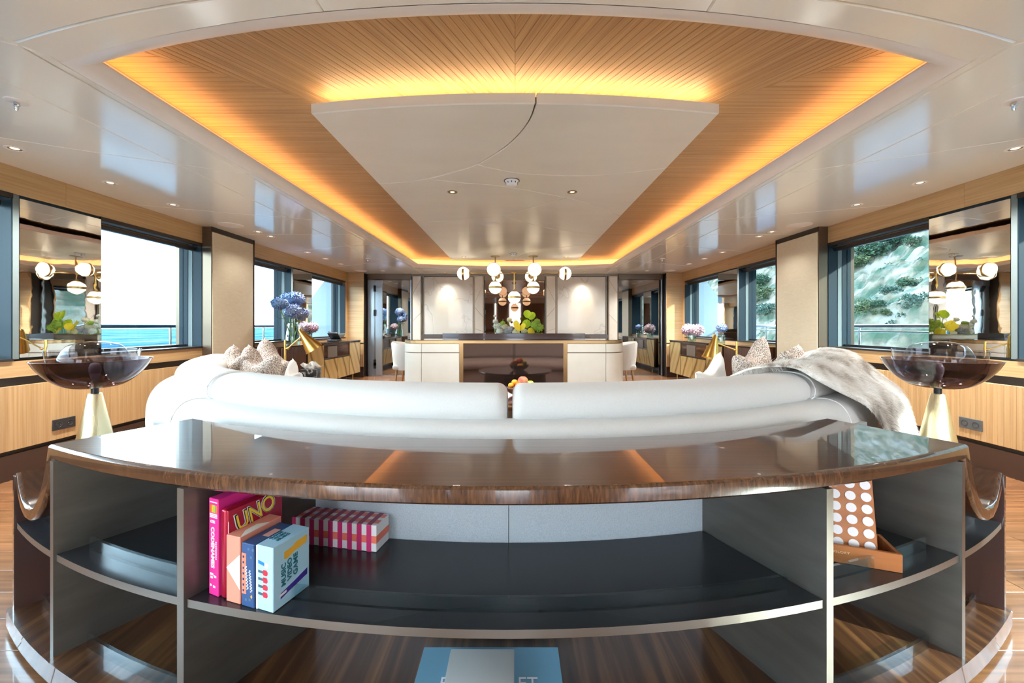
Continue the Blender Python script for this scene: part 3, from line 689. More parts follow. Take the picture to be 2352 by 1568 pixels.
# ================================================================== FURNITURE
CX, CY = -0.02, 4.13
def ap(R, deg, z): return (CX + R * sin(rad(deg)), CY - R * cos(rad(deg)), z)
def arc_plate(f0, f1, b0, b1, R0, R1, z0, z1, n=24, ch=0.0):
    """plate between two arcs; R1 is the front (camera side) radius. material slots: 0 faces, 1 front edge"""
    fr = [ap(R1, f0 + (f1 - f0) * i / n, 0)[:2] for i in range(n + 1)]; bk = [ap(R0, b0 + (b1 - b0) * i / n, 0)[:2] for i in range(n + 1)]
    m_ = n + 1
    V = [(*p, z0) for p in fr] + [(*p, z0) for p in bk] + [(*p, z1) for p in fr] + [(*p, z1) for p in bk]
    F, I = [], []
    for i in range(n):
        F += [(i, m_ + i, m_ + i + 1, i + 1), (2 * m_ + i, 2 * m_ + i + 1, 3 * m_ + i + 1, 3 * m_ + i), (i, i + 1, 2 * m_ + i + 1, 2 * m_ + i), (m_ + i, 3 * m_ + i, 3 * m_ + i + 1, m_ + i + 1)]; I += [0, 0, 1, 0]
    F += [(0, 2 * m_, 3 * m_, m_), (n, m_ + n, 3 * m_ + n, 2 * m_ + n)]; I += [1, 1]
    return (V, F), I

# ---- curved console shelf in the foreground
con = thing('console_shelf', 'curved walnut and bronze console shelf behind the white sofa', 'shelf unit', (CX, 0.9, 0))
ZT = 0.70
half = [(x, ZT) for x in xs(0, 25.3, 18)] + [(25.62, 0.645), (26.05, 0.585), (26.7, 0.53), (27.5, 0.49), (28.3, 0.472), (29.1, 0.470), (29.9, 0.485), (30.55, 0.515), (31.15, 0.558)]
path = [(-a, z) for a, z in half[:0:-1]] + half
cross = [(2.885, 0), (2.888, 0), (3.246, 0), (3.249, 0), (3.2545, -0.0018), (3.2585, -0.006), (3.26, -0.021), (3.2585, -0.036), (3.2545, -0.041), (3.249, -0.043), (3.246, -0.043), (2.885, -0.043)]
RM = 3.2; V, F, I = [], [], []
for i, (a, z) in enumerate(path):
    p0, p1 = path[max(i - 1, 0)], path[min(i + 1, len(path) - 1)]
    def nrm(p, q):
        d = Vector((rad(q[0] - p[0]) * RM, q[1] - p[1])).normalized(); return Vector((-d.y, d.x))
    n1 = nrm(p0, path[i]) if i else nrm(path[0], path[1]); n2 = nrm(path[i], p1) if i < len(path) - 1 else n1
    m_ = (n1 + n2).normalized(); m_ = m_ / max(m_.dot(n1), 0.5)
    for R, q in cross: V.append(ap(R, a + math.degrees(m_.x * q / RM), z + m_.y * q))
nc = len(cross)
for i in range(len(path) - 1):
    for k in range(nc):
        F.append((i * nc + k, i * nc + (k + 1) % nc, (i + 1) * nc + (k + 1) % nc, (i + 1) * nc + k)); I.append(1 if 3 <= k <= 8 else 0)
F += [tuple(range(nc)), tuple(range((len(path) - 1) * nc, len(path) * nc))[::-1]]; I += [1, 1]
obj('top', (V, F), [walnut, walnut_edge], con, 32, mi=I)
vf, I = arc_plate(-32.2, 32.2, -32.0, 32.0, 2.88, 3.275, 0.02, 0.08, 48); obj('base', vf, [macassar, walnut_edge], con, mi=I)
vf, I = arc_plate(-31.0, 31.0, -31.0, 31.0, 2.92, 3.22, 0.0, 0.02, 40); obj('plinth', vf, bronze_dark, con)
DIV = [(-24.55, -23.6), (-14.35, -12.95), (14.15, 12.95), (24.4, 23.6)]
for f_, b_ in DIV:
    h_ = 0.19
    pts = [ap(3.262, f_ - h_, 0), ap(3.262, f_ + h_, 0), ap(2.90, b_ + h_, 0), ap(2.90, b_ - h_, 0)]
    v, f = prism([p[:2] for p in pts], 0.08, 0.6575)
    obj('divider', (v, f), [bronze_satin, edge_steel], con, mi=[0, 0, 1, 0, 0, 0])
for s in (-1, 1):
    pts = [ap(3.262, s * 31.55, 0), ap(3.262, s * 31.95, 0), ap(2.90, s * 31.75, 0), ap(2.90, s * 31.35, 0)]
    obj('end_panel', prism([p[:2] for p in pts], 0.08, 0.54), mat('end_lacquer', (0.07, 0.035, 0.03), 0.06, coat=1.0, coat_rough=0.005, spec=0.9), con)
bounds = [(-31.4, -24.8), (-24.3, -14.6), (-14.1, 13.9), (14.4, 24.15), (24.65, 31.4)]
bback = [(-31.2, -23.85), (-23.35, -13.2), (-12.7, 12.7), (13.2, 23.35), (23.85, 31.2)]
for (a, b), (c_, d) in zip(bounds, bback):
    vf, I = arc_plate(a, b, c_, d, 2.905, 3.256, 0.362, 0.382, 20)
    sh = obj('shelf', vf, [leather_black, edge_steel], con, mi=I)
    for z0 in (0.382, 0.08):
        e0 = 0.9 if z0 > 0.2 else 0.6
        vf, I = arc_plate(a + e0, b - e0, a + e0, b - e0, 3.196, 3.204, z0, z0 + 0.036, 18)
        obj('glass_rail', vf, rail_glass, con)
for a, b in ((-31, -23.8), (-23.4, -13.2), (-12.75, -0.02), (0.02, 12.75), (13.2, 23.4), (23.8, 31)):
    vf, I = arc_plate(a, b, a, b, 2.885, 2.903, 0.08, 0.657, 14); obj('back_panel', vf, leather_blue, con)

# ---- games, gift box and books on the console
def oriented(x0, y0, x1, y1):
    """frame whose x runs along a box front from (x0,y0) to (x1,y1), y to the back"""
    d = Vector((x1 - x0, y1 - y0)); return d.length, math.atan2(d.y, d.x)
SZ = 0.3825
def local_box(name, label, cat, p0, p1, depth, h, z0, m, bev=0.0015, group=None):
    w_, rz = oriented(*p0, *p1)
    t = thing(name, label, cat, (p0[0], p0[1], z0), rz, group, local=True)
    obj('box_body', box(0, w_, 0, depth, 0, h, bev), m, t)
    return t, w_
def flat(name, pts, m, parent, nrm, d=0.0004):
    """thin printed patch: polygon pts (3D) with a tiny thickness along nrm"""
    nv = Vector(nrm) * d; k = len(pts)
    V = [tuple(Vector(p) + nv * 0.2) for p in pts] + [tuple(Vector(p) + nv) for p in pts]
    return obj(name, (V, [tuple(range(k))[::-1], tuple(range(k, 2 * k))] + [(i, (i + 1) % k, k + (i + 1) % k, k + i) for i in range(k)]), m, parent)
ink = lambda n_, c_: mat('print_' + n_, c_, 0.45)
wht, yel, blk, teal, coral, navy, pinkk, redd = ink('white', (0.85, 0.85, 0.86)), ink('yellow', (0.90, 0.66, 0.05)), ink('black', (0.01, 0.01, 0.012)), ink('teal', (0.02, 0.16, 0.24)), ink('coral', (0.86, 0.26, 0.17)), ink('navy', (0.012, 0.035, 0.14)), ink('pink', (0.78, 0.03, 0.25)), ink('red', (0.72, 0.03, 0.06))
def side_frame(w_): return lambda a, z: (w_, a, z)          # right side face of a box: a runs to the back
FR = lambda w_, o=0.0006: basis((0, -o, 0), (1, 0, 0), (0, 0, 1))
# 1 tall pink party game
pk = ramp_mat('pink_card', [(0.0, (0.82, 0.04, 0.32)), (0.5, (0.80, 0.03, 0.28)), (1.0, (0.88, 0.10, 0.10))], (6, 1, 9), 1.0, detail=1, rough=0.35)
t, w_ = local_box('board_game', 'tall pink and orange party game box beside the bronze divider', 'board game', (-0.775, 0.992), (-0.741, 0.978), 0.16, 0.243, SZ, pk, group='games on the console shelf')
up = lambda x, z: basis((x, -0.0006, z), (0, 0, -1), (1, 0, 0))
place_text('lettering', 'CODENAMES', 0.02, wht, t, up(w_ * 0.28, 0.172), bold=0.0006, fit=(0.103, 0.0135))
for k in range(9): flat('print', [(w_ * 0.72, 0, 0.137 - k * 0.0052), (w_ * 0.84, 0, 0.137 - k * 0.0052), (w_ * 0.84, 0, 0.1335 - k * 0.0052), (w_ * 0.72, 0, 0.1335 - k * 0.0052)], wht, t, (0, -1, 0))
place_text('lettering', 'CGE', 0.008, wht, t, basis((w_ * 0.2, -0.0006, 0.182), (1, 0, 0), (0, 0, 1)), bold=0.0003, fit=(0.018, 0.007))
for k, c_ in enumerate(((0.85, 0.12, 0.02), (0.85, 0.5, 0.02), (0.2, 0.6, 0.1), (0.8, 0.2, 0.02))):
    flat('print', [(w_ * (0.12 + 0.2 * k), 0, 0.208), (w_ * (0.29 + 0.2 * k), 0, 0.208), (w_ * (0.29 + 0.2 * k), 0, 0.227), (w_ * (0.12 + 0.2 * k), 0, 0.227)], ink('figure%d' % k, c_), t, (0, -1, 0))
for zz in (0.233, 0.203, 0.199, 0.195): flat('print', [(w_ * 0.12, 0, zz), (w_ * 0.9, 0, zz), (w_ * 0.9, 0, zz + 0.0026), (w_ * 0.12, 0, zz + 0.0026)], wht, t, (0, -1, 0))
for a_, b_, z_ in ((0.15, 0.5, 0.05), (0.55, 0.8, 0.046), (0.2, 0.45, 0.042), (0.15, 0.3, 0.022), (0.45, 0.7, 0.02)): flat('print', [(w_ * a_, 0, z_), (w_ * b_, 0, z_), (w_ * b_, 0, z_ + 0.005), (w_ * a_, 0, z_ + 0.006)], wht, t, (0, -1, 0))
# 2 red tin card game with yellow lettering
tin = mat('red_tin', (0.42, 0.012, 0.045), 0.22, 0.35)
wt, rz = oriented(-0.736, 0.977, -0.716, 0.969)
t = thing('card_game_tin', 'dark red tin card game with big yellow lettering on its side', 'card game', (-0.736, 0.977, SZ), rz, 'games on the console shelf', local=True)
obj('tin_body', rbox(0, wt, 0, 0.155, 0, 0.222, 0.007, 3), tin, t, 40)
obj('tin_lid', rbox(wt - 0.004, wt + 0.003, 0.004, 0.151, 0.004, 0.218, 0.0034, 2), tin, t, 40)
obj('tin_bead', tube([(wt + 0.0015, 0.006, 0.02), (wt + 0.0015, 0.006, 0.19), (wt + 0.0015, 0.011, 0.206), (wt + 0.0015, 0.022, 0.213), (wt + 0.0015, 0.14, 0.213)], 0.0011, 6), mat('tin_shine', (0.75, 0.6, 0.6), 0.3, 0.6), t, 60)
sd = lambda y_, z_, x_, ang=0.0: basis((x_, y_, z_), (0, cos(ang), sin(ang)), (0, -sin(ang), cos(ang)))
for c_, off, gx, dy_, dz_ in ((wht, 0.0038, 0.0030, -0.004, -0.004), (blk, 0.0042, 0.0016, -0.0022, -0.0028), (yel, 0.0046, 0.0004, 0, 0)):
    place_text('lettering', 'UNO', 0.05, c_, t, sd(0.030 + dy_, 0.157 + dz_, wt + off, 0.20), bold=gx * 0.6, fit=(0.100 - 2 * dy_, 0.042 - 2 * dz_))
flat('print', [(wt + 0.003, 0.008, 0.02), (wt + 0.003, 0.05, 0.02), (wt + 0.003, 0.05, 0.075), (wt + 0.003, 0.028, 0.07), (wt + 0.003, 0.008, 0.05)], yel, t, (1, 0, 0), 0.0006)
flat('print', [(wt + 0.0034, 0.01, 0.018), (wt + 0.0034, 0.04, 0.018), (wt + 0.0034, 0.034, 0.042), (wt + 0.0034, 0.012, 0.034)], wht, t, (1, 0, 0), 0.0006)
# 3 salmon box with cream triangle
salmon = mat('salmon_card', (0.84, 0.30, 0.21), 0.5)
t, w_ = local_box('board_game', 'plain salmon pink game box with a cream triangle', 'board game', (-0.712, 0.966), (-0.668, 0.952), 0.115, 0.163, SZ, salmon, group='games on the console shelf')
cream = ink('cream', (0.86, 0.80, 0.72))
flat('print', [(0.001, 0, 0.083), (w_, 0, 0.035), (w_, 0, 0.122)], cream, t, (0, -1, 0))
flat('print', [(w_, 0.0, 0.1622), (w_ * 0.55, 0.030, 0.1622), (w_ * 0.5, 0.062, 0.1622), (w_, 0.080, 0.1622)], cream, t, (0, 0, 1), 0.0012)
# 4 navy box
nav = mat('navy_card', (0.030, 0.085, 0.23), 0.4)
t, w_ = local_box('board_game', 'navy blue game box with a coral ticket print between salmon and light blue boxes', 'board game', (-0.664, 0.951), (-0.625, 0.938), 0.105, 0.152, SZ, nav, group='games on the console shelf')
flat('print', [(0.001, 0, 0.03), (w_ * 0.38, 0, 0.03), (w_ * 0.38, 0, 0.128), (0.001, 0, 0.128)], coral, t, (0, -1, 0))
for k in range(7): flat('print', [(w_ * 0.12, -0.0006, 0.036 + k * 0.0135), (w_ * 0.24, -0.0006, 0.036 + k * 0.0135), (w_ * 0.24, -0.0006, 0.041 + k * 0.0135), (w_ * 0.12, -0.0006, 0.041 + k * 0.0135)], navy, t, (0, -1, 0))
for x0_, z0_, ln_ in ((0.36, 0.098, 0.056), (0.66, 0.090, 0.052)):
    obj('script_print', tube([(w_ * x0_ + k / 40 * ln_ * 0.12 + 0.0035 * sin(k * 1.25), -0.0006, z0_ - k / 40 * ln_) for k in range(41)], 0.0009, 5), wht, t)
for x_, z_ in ((0.5, 0.137), (0.7, 0.118), (0.85, 0.137), (0.6, 0.016), (0.3, 0.014)): flat('print', [(w_ * x_, 0, z_), (w_ * x_ + 0.006, 0, z_), (w_ * x_ + 0.006, 0, z_ + 0.006), (w_ * x_, 0, z_ + 0.006)], ink('slate', (0.08, 0.18, 0.30)), t, (0, -1, 0))
flat('print', [(w_ * 0.8, 0, 0.022), (w_ * 0.88, 0, 0.027), (w_ * 0.8, 0, 0.032), (w_ * 0.72, 0, 0.027)], ink('orange', (0.9, 0.45, 0.1)), t, (0, -1, 0))
flat('print', [(w_ * 0.45, 0.04, 0.152), (w_ * 0.95, 0.04, 0.152), (w_ * 0.95, 0.075, 0.152), (w_ * 0.45, 0.075, 0.152)], ink('rose', (0.80, 0.42, 0.36)), t, (0, 0, 1))
# 5 light blue music game, pale spine gap
lb = mat('light_blue_card', (0.42, 0.68, 0.84), 0.4)
t, w_ = local_box('board_game', 'light blue music game box nearest the striped gift box', 'board game', (-0.621, 0.940), (-0.570, 0.923), 0.105, 0.153, SZ, lb, group='games on the console shelf')
flat('print', [(0.0, 0, 0.0), (0.005, 0, 0.0), (0.005, 0, 0.152), (0.0, 0, 0.152)], wht, t, (0, -1, 0))
for k in range(4):
    z_ = 0.034 + k * 0.0175
    flat('print', [(0.007, 0, z_ + 0.002), (0.024, 0, z_ + 0.001), (0.024, 0, z_ + 0.007), (0.007, 0, z_ + 0.008)], ink('slate2', (0.06, 0.12, 0.17)), t, (0, -1, 0))
    flat('print', [(0.023, -0.0004, z_ - 0.002), (0.034, -0.0004, z_ - 0.0025), (0.037, -0.0004, z_ + 0.001), (0.0365, -0.0004, z_ + 0.007), (0.033, -0.0004, z_ + 0.011), (0.023, -0.0004, z_ + 0.0105)], redd, t, (0, -1, 0))
flat('print', [(0.007, 0, 0.110), (0.026, 0, 0.106), (0.026, 0, 0.114), (0.007, 0, 0.118)], ink('sky', (0.02, 0.22, 0.50)), t, (0, -1, 0))
flat('print', [(0.027, 0, 0.103), (0.038, 0, 0.102), (0.038, 0, 0.113), (0.027, 0, 0.114)], wht, t, (0, -1, 0))
up2 = lambda y_, z_: basis((w_ + 0.0006, y_, z_), (0, 0.18, 1), (0, -1, 0.18))
for k, s_ in enumerate(('MUSIC', 'VIDEO', 'GAME')):
    place_text('lettering', s_, 0.018, teal, t, basis((w_ + 0.0006, 0.034 + k * 0.017, 0.048 + 0.004 * k), (0, 0.0, 1), (0, -1, 0.0)), bold=0.0004, fit=(0.054, 0.0125))
gold_p = ink('gold', (0.88, 0.48, 0.05))
flat('print', [(w_, 0.030, 0.112), (w_, 0.037, 0.108), (w_, 0.060, 0.116), (w_, 0.092, 0.119), (w_, 0.097, 0.126), (w_, 0.097, 0.138), (w_, 0.064, 0.137), (w_, 0.052, 0.130), (w_, 0.030, 0.128)], gold_p, t, (1, 0, 0))
pur = ink('purple', (0.06, 0.03, 0.32))
flat('print', [(w_, 0.020, 0.020), (w_, 0.045, 0.026), (w_, 0.098, 0.036), (w_, 0.098, 0.052), (w_, 0.060, 0.042), (w_, 0.030, 0.036), (w_, 0.020, 0.034)], pur, t, (1, 0, 0))
flat('print', [(w_, 0.018, 0.026), (w_, 0.036, 0.028), (w_, 0.036, 0.034), (w_, 0.018, 0.032)], wht, t, (1, 0, 0), 0.0008)
for k, s_ in enumerate(('MUSIC', 'VIDEO', 'GAME')): place_text('lettering', s_, 0.01, teal, t, basis((0.012 + 0.012 * (2 - k), 0.028, 0.1534), (0, 1, 0), (-1, 0, 0)), bold=0.0003, fit=(0.036, 0.008))
# striped gift box
pinkw = mat('box_white', (0.80, 0.76, 0.78), 0.5)
stripe = ink('raspberry', (0.60, 0.035, 0.16)); coralb = ink('coral_band', (0.86, 0.20, 0.13)); plum = ink('plum', (0.34, 0.05, 0.12))
t, w_ = local_box('gift_box', 'flat pink and white striped gift box lying on the shelf', 'box', (-0.700, 1.226), (-0.415, 1.172), 0.075, 0.080, SZ, pinkw)
Hh, Dd = 0.080, 0.075; ns_ = 9; sw = w_ / (2 * ns_)
flat('band', [(0, 0, 0.026), (w_, 0, 0.026), (w_, 0, 0.048), (0, 0, 0.048)], coralb, t, (0, -1, 0), 0.0003)
flat('band', [(w_, 0, 0.026), (w_, Dd, 0.026), (w_, Dd, 0.048), (w_, 0, 0.048)], coralb, t, (1, 0, 0), 0.0003)
for yy in (0.012, 0.048): flat('band', [(0, yy, Hh), (w_, yy, Hh), (w_, yy + 0.02, Hh), (0, yy + 0.02, Hh)], ink('salmon_band', (0.78, 0.22, 0.17)), t, (0, 0, 1), 0.0003)
for k in range(ns_):
    x0, x1 = 2 * k * sw, (2 * k + 1) * sw
    flat('stripe', [(x0, -0.0003, 0), (x1, -0.0003, 0), (x1, -0.0003, Hh), (x0, -0.0003, Hh)], stripe, t, (0, -1, 0), 0.0003)
    flat('stripe', [(x0, 0, Hh + 0.0003), (x1, 0, Hh + 0.0003), (x1, Dd, Hh + 0.0003), (x0, Dd, Hh + 0.0003)], plum, t, (0, 0, 1), 0.0003)
# wooden disc game in the right compartment
gw = ramp_mat('game_wood', [(0.3, (0.36, 0.12, 0.035)), (0.5, (0.46, 0.17, 0.055)), (0.72, (0.54, 0.22, 0.08))], (2, 30, 14), 1.6, rough=0.35)
dg = thing('disc_game', 'wooden four in a row game with white discs in an open box', 'board game', (1.05, 1.2, SZ), rad(-20.4), local=True)
# front right corner at pixel (2065,1280)->: local x to the right, y to the back
gw_, gd_, gh_ = 0.235, 0.116, 0.05
obj('box_front', box(-gw_, 0, 0, 0.010, 0, gh_, 0.001), gw, dg); obj('box_side', box(-0.010, 0, 0.010, gd_, 0, gh_, 0.001), gw, dg)
obj('box_side', box(-gw_, -gw_ + 0.010, 0.010, gd_, 0, gh_, 0.001), gw, dg); obj('box_rear', box(-gw_ + 0.01, -0.010, gd_ - 0.01, gd_, 0, gh_, 0.001), gw, dg)
obj('box_floor', box(-gw_ + 0.01, -0.01, 0.01, gd_ - 0.01, 0.001, 0.006), mat('felt', (0.04, 0.02, 0.015), 0.9), dg)
place_text('lettering', 'N&GLORY', 0.01, ink('gilt', (0.85, 0.66, 0.35)), dg, basis((-0.170, -0.0006, 0.028), (1, 0, 0), (0, 0, 1)), fit=(0.052, 0.006))
tilt = rad(10)
bd = obj('game_board', xf(box(-0.185, -0.038, -0.006, 0.006, 0.0, 0.235, 0.001), (0, 0.04, 0.008), 0, -tilt), gw, dg)
dm = mesh('disc', *lathe([(1e-4, 0.0), (0.0125, 0.0), (0.013, 0.001), (0.013, 0.0016), (1e-4, 0.0016)], 24), wht, 40)
for i in range(4):
    for j in range(6):
        xx, zz = -0.169 + i * 0.0375, 0.034 + j * 0.0335
        p = Matrix.Translation((0, 0.04, 0.008)) @ Matrix.Rotation(-tilt, 4, 'X') @ Vector((xx, -0.0062, zz))
        link('disc', dm, dg, tuple(p), (PI / 2 - tilt, 0, 0))
dg.location = (1.061, 1.072, SZ); 
# coffee table book and grey box on the bottom
bk = thing('photo_book', 'large light blue photo book lying under the grey box', 'book', (-0.07, 0.98, 0.08))
bkm = mat('book_blue', (0.16, 0.36, 0.50), 0.55)
obj('cover', box(-0.265, 0.125, 0.83, 1.145, 0.116, 0.122, 0.001), bkm, bk); obj('cover', box(-0.265, 0.125, 0.83, 1.145, 0.0805, 0.086, 0.001), bkm, bk)
obj('spine', box(-0.265, 0.125, 1.141, 1.146, 0.084, 0.119), bkm, bk); obj('pages', box(-0.260, 0.120, 0.835, 1.141, 0.086, 0.116), mat('paper', (0.80, 0.78, 0.73), 0.8), bk)
place_text('lettering', 'P', 0.06, wht, bk, basis((-0.196, 1.012, 0.1222), (1, 0, 0), (0, 1, 0)), fit=(0.022, 0.034))
place_text('lettering', 'ET', 0.06, wht, bk, basis((0.010, 1.012, 0.1222), (1, 0, 0), (0, 1, 0)), fit=(0.050, 0.034))
tag(obj('leather_box', rbox(-0.181, -0.002, 0.86, 1.105, 0.1225, 0.150, 0.003, 2), mat('box_grey', (0.56, 0.58, 0.57), 0.5), None, 40), 'pale grey stitched leather box on the blue photo book', 'box')

# ---- curved white sofa
sofa = thing('sofa', 'long curved white sofa with rolled back wrapping round the table', 'sofa', (CX, 1.9, 0))
def arc_sweep(prof, a0, a1, r_end=0.0, n=40, r_deg=None):
    """closed (R,z) profile swept along the arc; ends rounded off over r_end degrees"""
    cR = sum(p[0] for p in prof) / len(prof); cz = sum(p[1] for p in prof) / len(prof)
    an = []
    if r_end: an += [(a0 + r_end * (1 - cos(t)), sin(t)) for t in [PI / 2 * i / 6 for i in range(6)]]
    an += [(a, 1.0) for a in xs(a0 + r_end, a1 - r_end, n)]
    if r_end: an += [(a1 - r_end * (1 - cos(t)), sin(t)) for t in [PI / 2 * i / 6 for i in range(5, -1, -1)]]
    Rr = rad(r_end) * cR; V, F = [], []; m_ = len(prof)
    dmax = [max(((p[0] - cR) ** 2 + (p[1] - cz) ** 2) ** 0.5, 1e-6) for p in prof]
    for a, s in an:
        for p, d in zip(prof, dmax):
            k = 1 - min(Rr, d * 0.98) * (1 - s) / d
            V.append(ap(cR + (p[0] - cR) * k, a, cz + (p[1] - cz) * k))
    for i in range(len(an) - 1):
        F += [(i * m_ + k, i * m_ + (k + 1) % m_, (i + 1) * m_ + (k + 1) % m_, (i + 1) * m_ + k) for k in range(m_)]
    F += [tuple(range(m_)), tuple(range((len(an) - 1) * m_, len(an) * m_))[::-1]]
    return V, F
shell = curve_pts([(2.79, 0.06), (2.81, 0.25), (2.82, 0.48), (2.818, 0.60), (2.80, 0.665), (2.77, 0.70), (2.73, 0.714), (2.69, 0.712), (2.65, 0.70), (2.63, 0.55), (2.64, 0.30), (2.66, 0.06)], 3)
obj('back_frame', arc_sweep(shell, -71, 71, 2.0, 90), sofa_fabric, sofa, 60)
cush = curve_pts([(2.655, 0.695), (2.69, 0.725), (2.695, 0.765), (2.675, 0.805), (2.63, 0.828), (2.57, 0.832), (2.50, 0.820), (2.45, 0.785), (2.42, 0.70), (2.40, 0.55), (2.405, 0.46), (2.52, 0.45), (2.62, 0.46), (2.638, 0.55), (2.645, 0.65)], 3)
for a, b in ((-69.5, -32.2), (-31.9, -0.22), (0.22, 31.9), (32.2, 69.5)):
    obj('back_cushion', arc_sweep(cush, a, b, 0.9, 36), sofa_fabric, sofa, 70)
seat = curve_pts([(1.76, 0.30), (1.74, 0.36), (1.76, 0.42), (1.84, 0.452), (2.1, 0.462), (2.36, 0.452), (2.40, 0.40), (2.40, 0.29), (2.1, 0.285)], 3)
for a, b in ((-69.0, -32.2), (-31.9, -0.25), (0.25, 31.9), (32.2, 69.0)):
    obj('seat_cushion', arc_sweep(seat, a, b, 1.0, 30), sofa_fabric, sofa, 70)
obj('seat_base', arc_sweep([(1.82, 0.06), (1.80, 0.28), (2.66, 0.28), (2.66, 0.06)], -70, 70, 0.5, 50), sofa_fabric, sofa, 40)
obj('plinth', arc_sweep([(1.90, 0.0), (1.90, 0.06), (2.72, 0.06), (2.72, 0.0)], -68, 68, 0.0, 50), bronze_dark, sofa, 40)
for s in (-1, 1):
    pr = [ap(R + 0.002, s * 32.05, z) for R, z in cush[2:20]]
    obj('seam', tube(pr, 0.004, 6), mat('piping', (0.88, 0.87, 0.85), 0.7), sofa, 60)
    pr = [ap(R + 0.001, s * 33.2, z + 0.001) for R, z in shell[4:24]]
    obj('seam', tube(pr, 0.003, 6), MATS['piping'], sofa, 60)

# ---- cushions
def pillow_vf(w_, h_, t_, dip=0.0, n=18, seed=0):
    V, F = [], []
    for side in (1, -1):
        for j in range(n + 1):
            for i in range(n + 1):
                u, v = 2 * i / n - 1, 2 * j / n - 1
                k = (max(0, 1 - u ** 4) * max(0, 1 - v ** 4)) ** 0.5
                pin = 1 - 0.07 * (1 - abs(u) ** 2) * abs(v) ** 2; pin2 = 1 - 0.07 * (1 - abs(v) ** 2) * abs(u) ** 2
                x, z = u * w_ / 2 * pin2, v * h_ / 2 * pin
                if v > 0: z -= dip * (v ** 2) * max(0, 1 - (abs(u) / 0.72) ** 2)
                y = side * (t_ / 2 * k * (1 - 0.35 * dip / 0.1 * max(0, v) * max(0, 1 - (abs(u) / 0.5) ** 2) if dip else 1)) + 0.006 * mnoise.noise((u * 2 + seed, v * 2, side))
                V.append((x, y, z + h_ / 2))
    m_ = (n + 1) ** 2
    for s_ in (0, 1):
        for j in range(n):
            for i in range(n):
                a = s_ * m_ + j * (n + 1) + i; q = (a, a + 1, a + n + 2, a + n + 1); F.append(q[::-1] if s_ else q)
    bm = bmesh.new(); vs = [bm.verts.new(p) for p in V]
    for q in F: bm.faces.new([vs[i] for i in q][::-1])
    bmesh.ops.remove_doubles(bm, verts=bm.verts[:], dist=0.004)
    return bm_vf(bm)
def pillow(label, px, Y, z, w_, h_, m, dip, yaw, lean=0, roll=0, t=0.16):
    X = (px - 1183) * Y / FPX
    th = thing('cushion', label, 'cushion', (X, Y, z), rad(yaw), 'loose cushions on the sofa', local=True)
    vf = pillow_vf(w_, h_, t, dip, 18, px); vf = xf(xf(vf, (0, 0, -h_ / 2)), (0, 0, 0), 0, rad(lean), rad(roll))
    zm = min(p[2] for p in vf[0]); vf = xf(vf, (0, 0, -zm))
    obj('cushion_body', vf, m, th, 70)
    return th
pillow('narrow tweed cushion at the far left of the sofa', 541, 2.95, 0.462, 0.36, 0.40, tweed, 0.08, 140, 6, -10)
pillow('middle tweed cushion of the left three', 592, 2.84, 0.462, 0.42, 0.40, tweed, 0.10, 150, 6, -9)
pillow('tweed cushion tipped sideways beside the tissue box', 624, 3.2, 0.462, 0.44, 0.34, tweed, 0.05, 148, 0, -27)
pillow('small white cushion in front of the left tweed cushions', 672, 2.95, 0.462, 0.30, 0.27, linen, 0.08, 130, 8, -18, 0.09)
pillow('pointed white cushion beside the right brass lamp', 1634, 2.95, 0.462, 0.36, 0.28, linen, 0.07, 34, 4, -24, 0.10)
pillow('big tweed cushion behind the white cushion on the right', 1728, 3.02, 0.462, 0.44, 0.40, tweed, 0.09, 32, 4, -19)
pillow('tweed cushion nearest the fur throw', 1812, 2.88, 0.462, 0.38, 0.43, tweed, 0.11, 42, 6, -5)

# ---- fur throw over the right end
tw = thing('fur_throw', 'long haired white and grey fur throw draped over the sofa back', 'throw', ap(2.9, 45, 0.07))
spine_ = curve_pts([(2.44, 0.790), (2.50, 0.842), (2.58, 0.862), (2.66, 0.858), (2.725, 0.815), (2.79, 0.765), (2.855, 0.705), (2.895, 0.62), (2.925, 0.48), (2.95, 0.30), (2.965, 0.10)], 4)
NV = len(spine_) - 1; NU = 60
def throw_pt(u, v):
    f_ = v * NV; i = min(int(f_), NV - 1); q = f_ - i
    R = spine_[i][0] + (spine_[i + 1][0] - spine_[i][0]) * q; z = spine_[i][1] + (spine_[i + 1][1] - spine_[i][1]) * q
    a0 = 25.5 + 9.5 * min(1, v / 0.62) ** 1.2 + 1.2 * sin(v * 9); a1 = 63 - 4 * v + 1.0 * sin(v * 7)
    a = a0 + (a1 - a0) * u
    fold = sin(u * 21 + 2.2 * sin(v * 3.0)) * 0.020 + sin(u * 47 + 3 * v) * 0.005
    fold *= 0.4 + 0.9 * v; edge = min(1, u / 0.05, (1 - u) / 0.05)
    bulge = 0.05 * math.exp(-((a - 48) / 9) ** 2) * max(0, 1 - v / 0.5); z += bulge
    R += bulge * 0.6 + fold * edge + 0.012 * edge * (1 if v > 0.3 else 0.5); z += (fold * 0.6 + 0.01) * edge * (1 - min(1, v * 2.0))
    return Vector(ap(R, a, max(z, 0.02)))
V = [tuple(throw_pt(i / NU, j / NV)) for j in range(NV + 1) for i in range(NU + 1)]
F = [(j * (NU + 1) + i, j * (NU + 1) + i + 1, (j + 1) * (NU + 1) + i + 1, (j + 1) * (NU + 1) + i) for j in range(NV) for i in range(NU)]
fur_cols = [(0.28, (0.22, 0.18, 0.15)), (0.38, (0.48, 0.42, 0.35)), (0.45, (0.74, 0.69, 0.62)), (0.58, (0.86, 0.83, 0.79))]
fur_m = ramp_mat('fur', fur_cols, (11, 11, 2.6), 1.0, detail=5, distortion=0.6, rough=0.7, sheen=0.4)
hide = obj('hide', (V, F), fur_m, tw, 180)
md = hide.modifiers.new('thick', 'SOLIDIFY'); md.thickness = 0.01
rf = random.Random(11); FV, FF = [], []
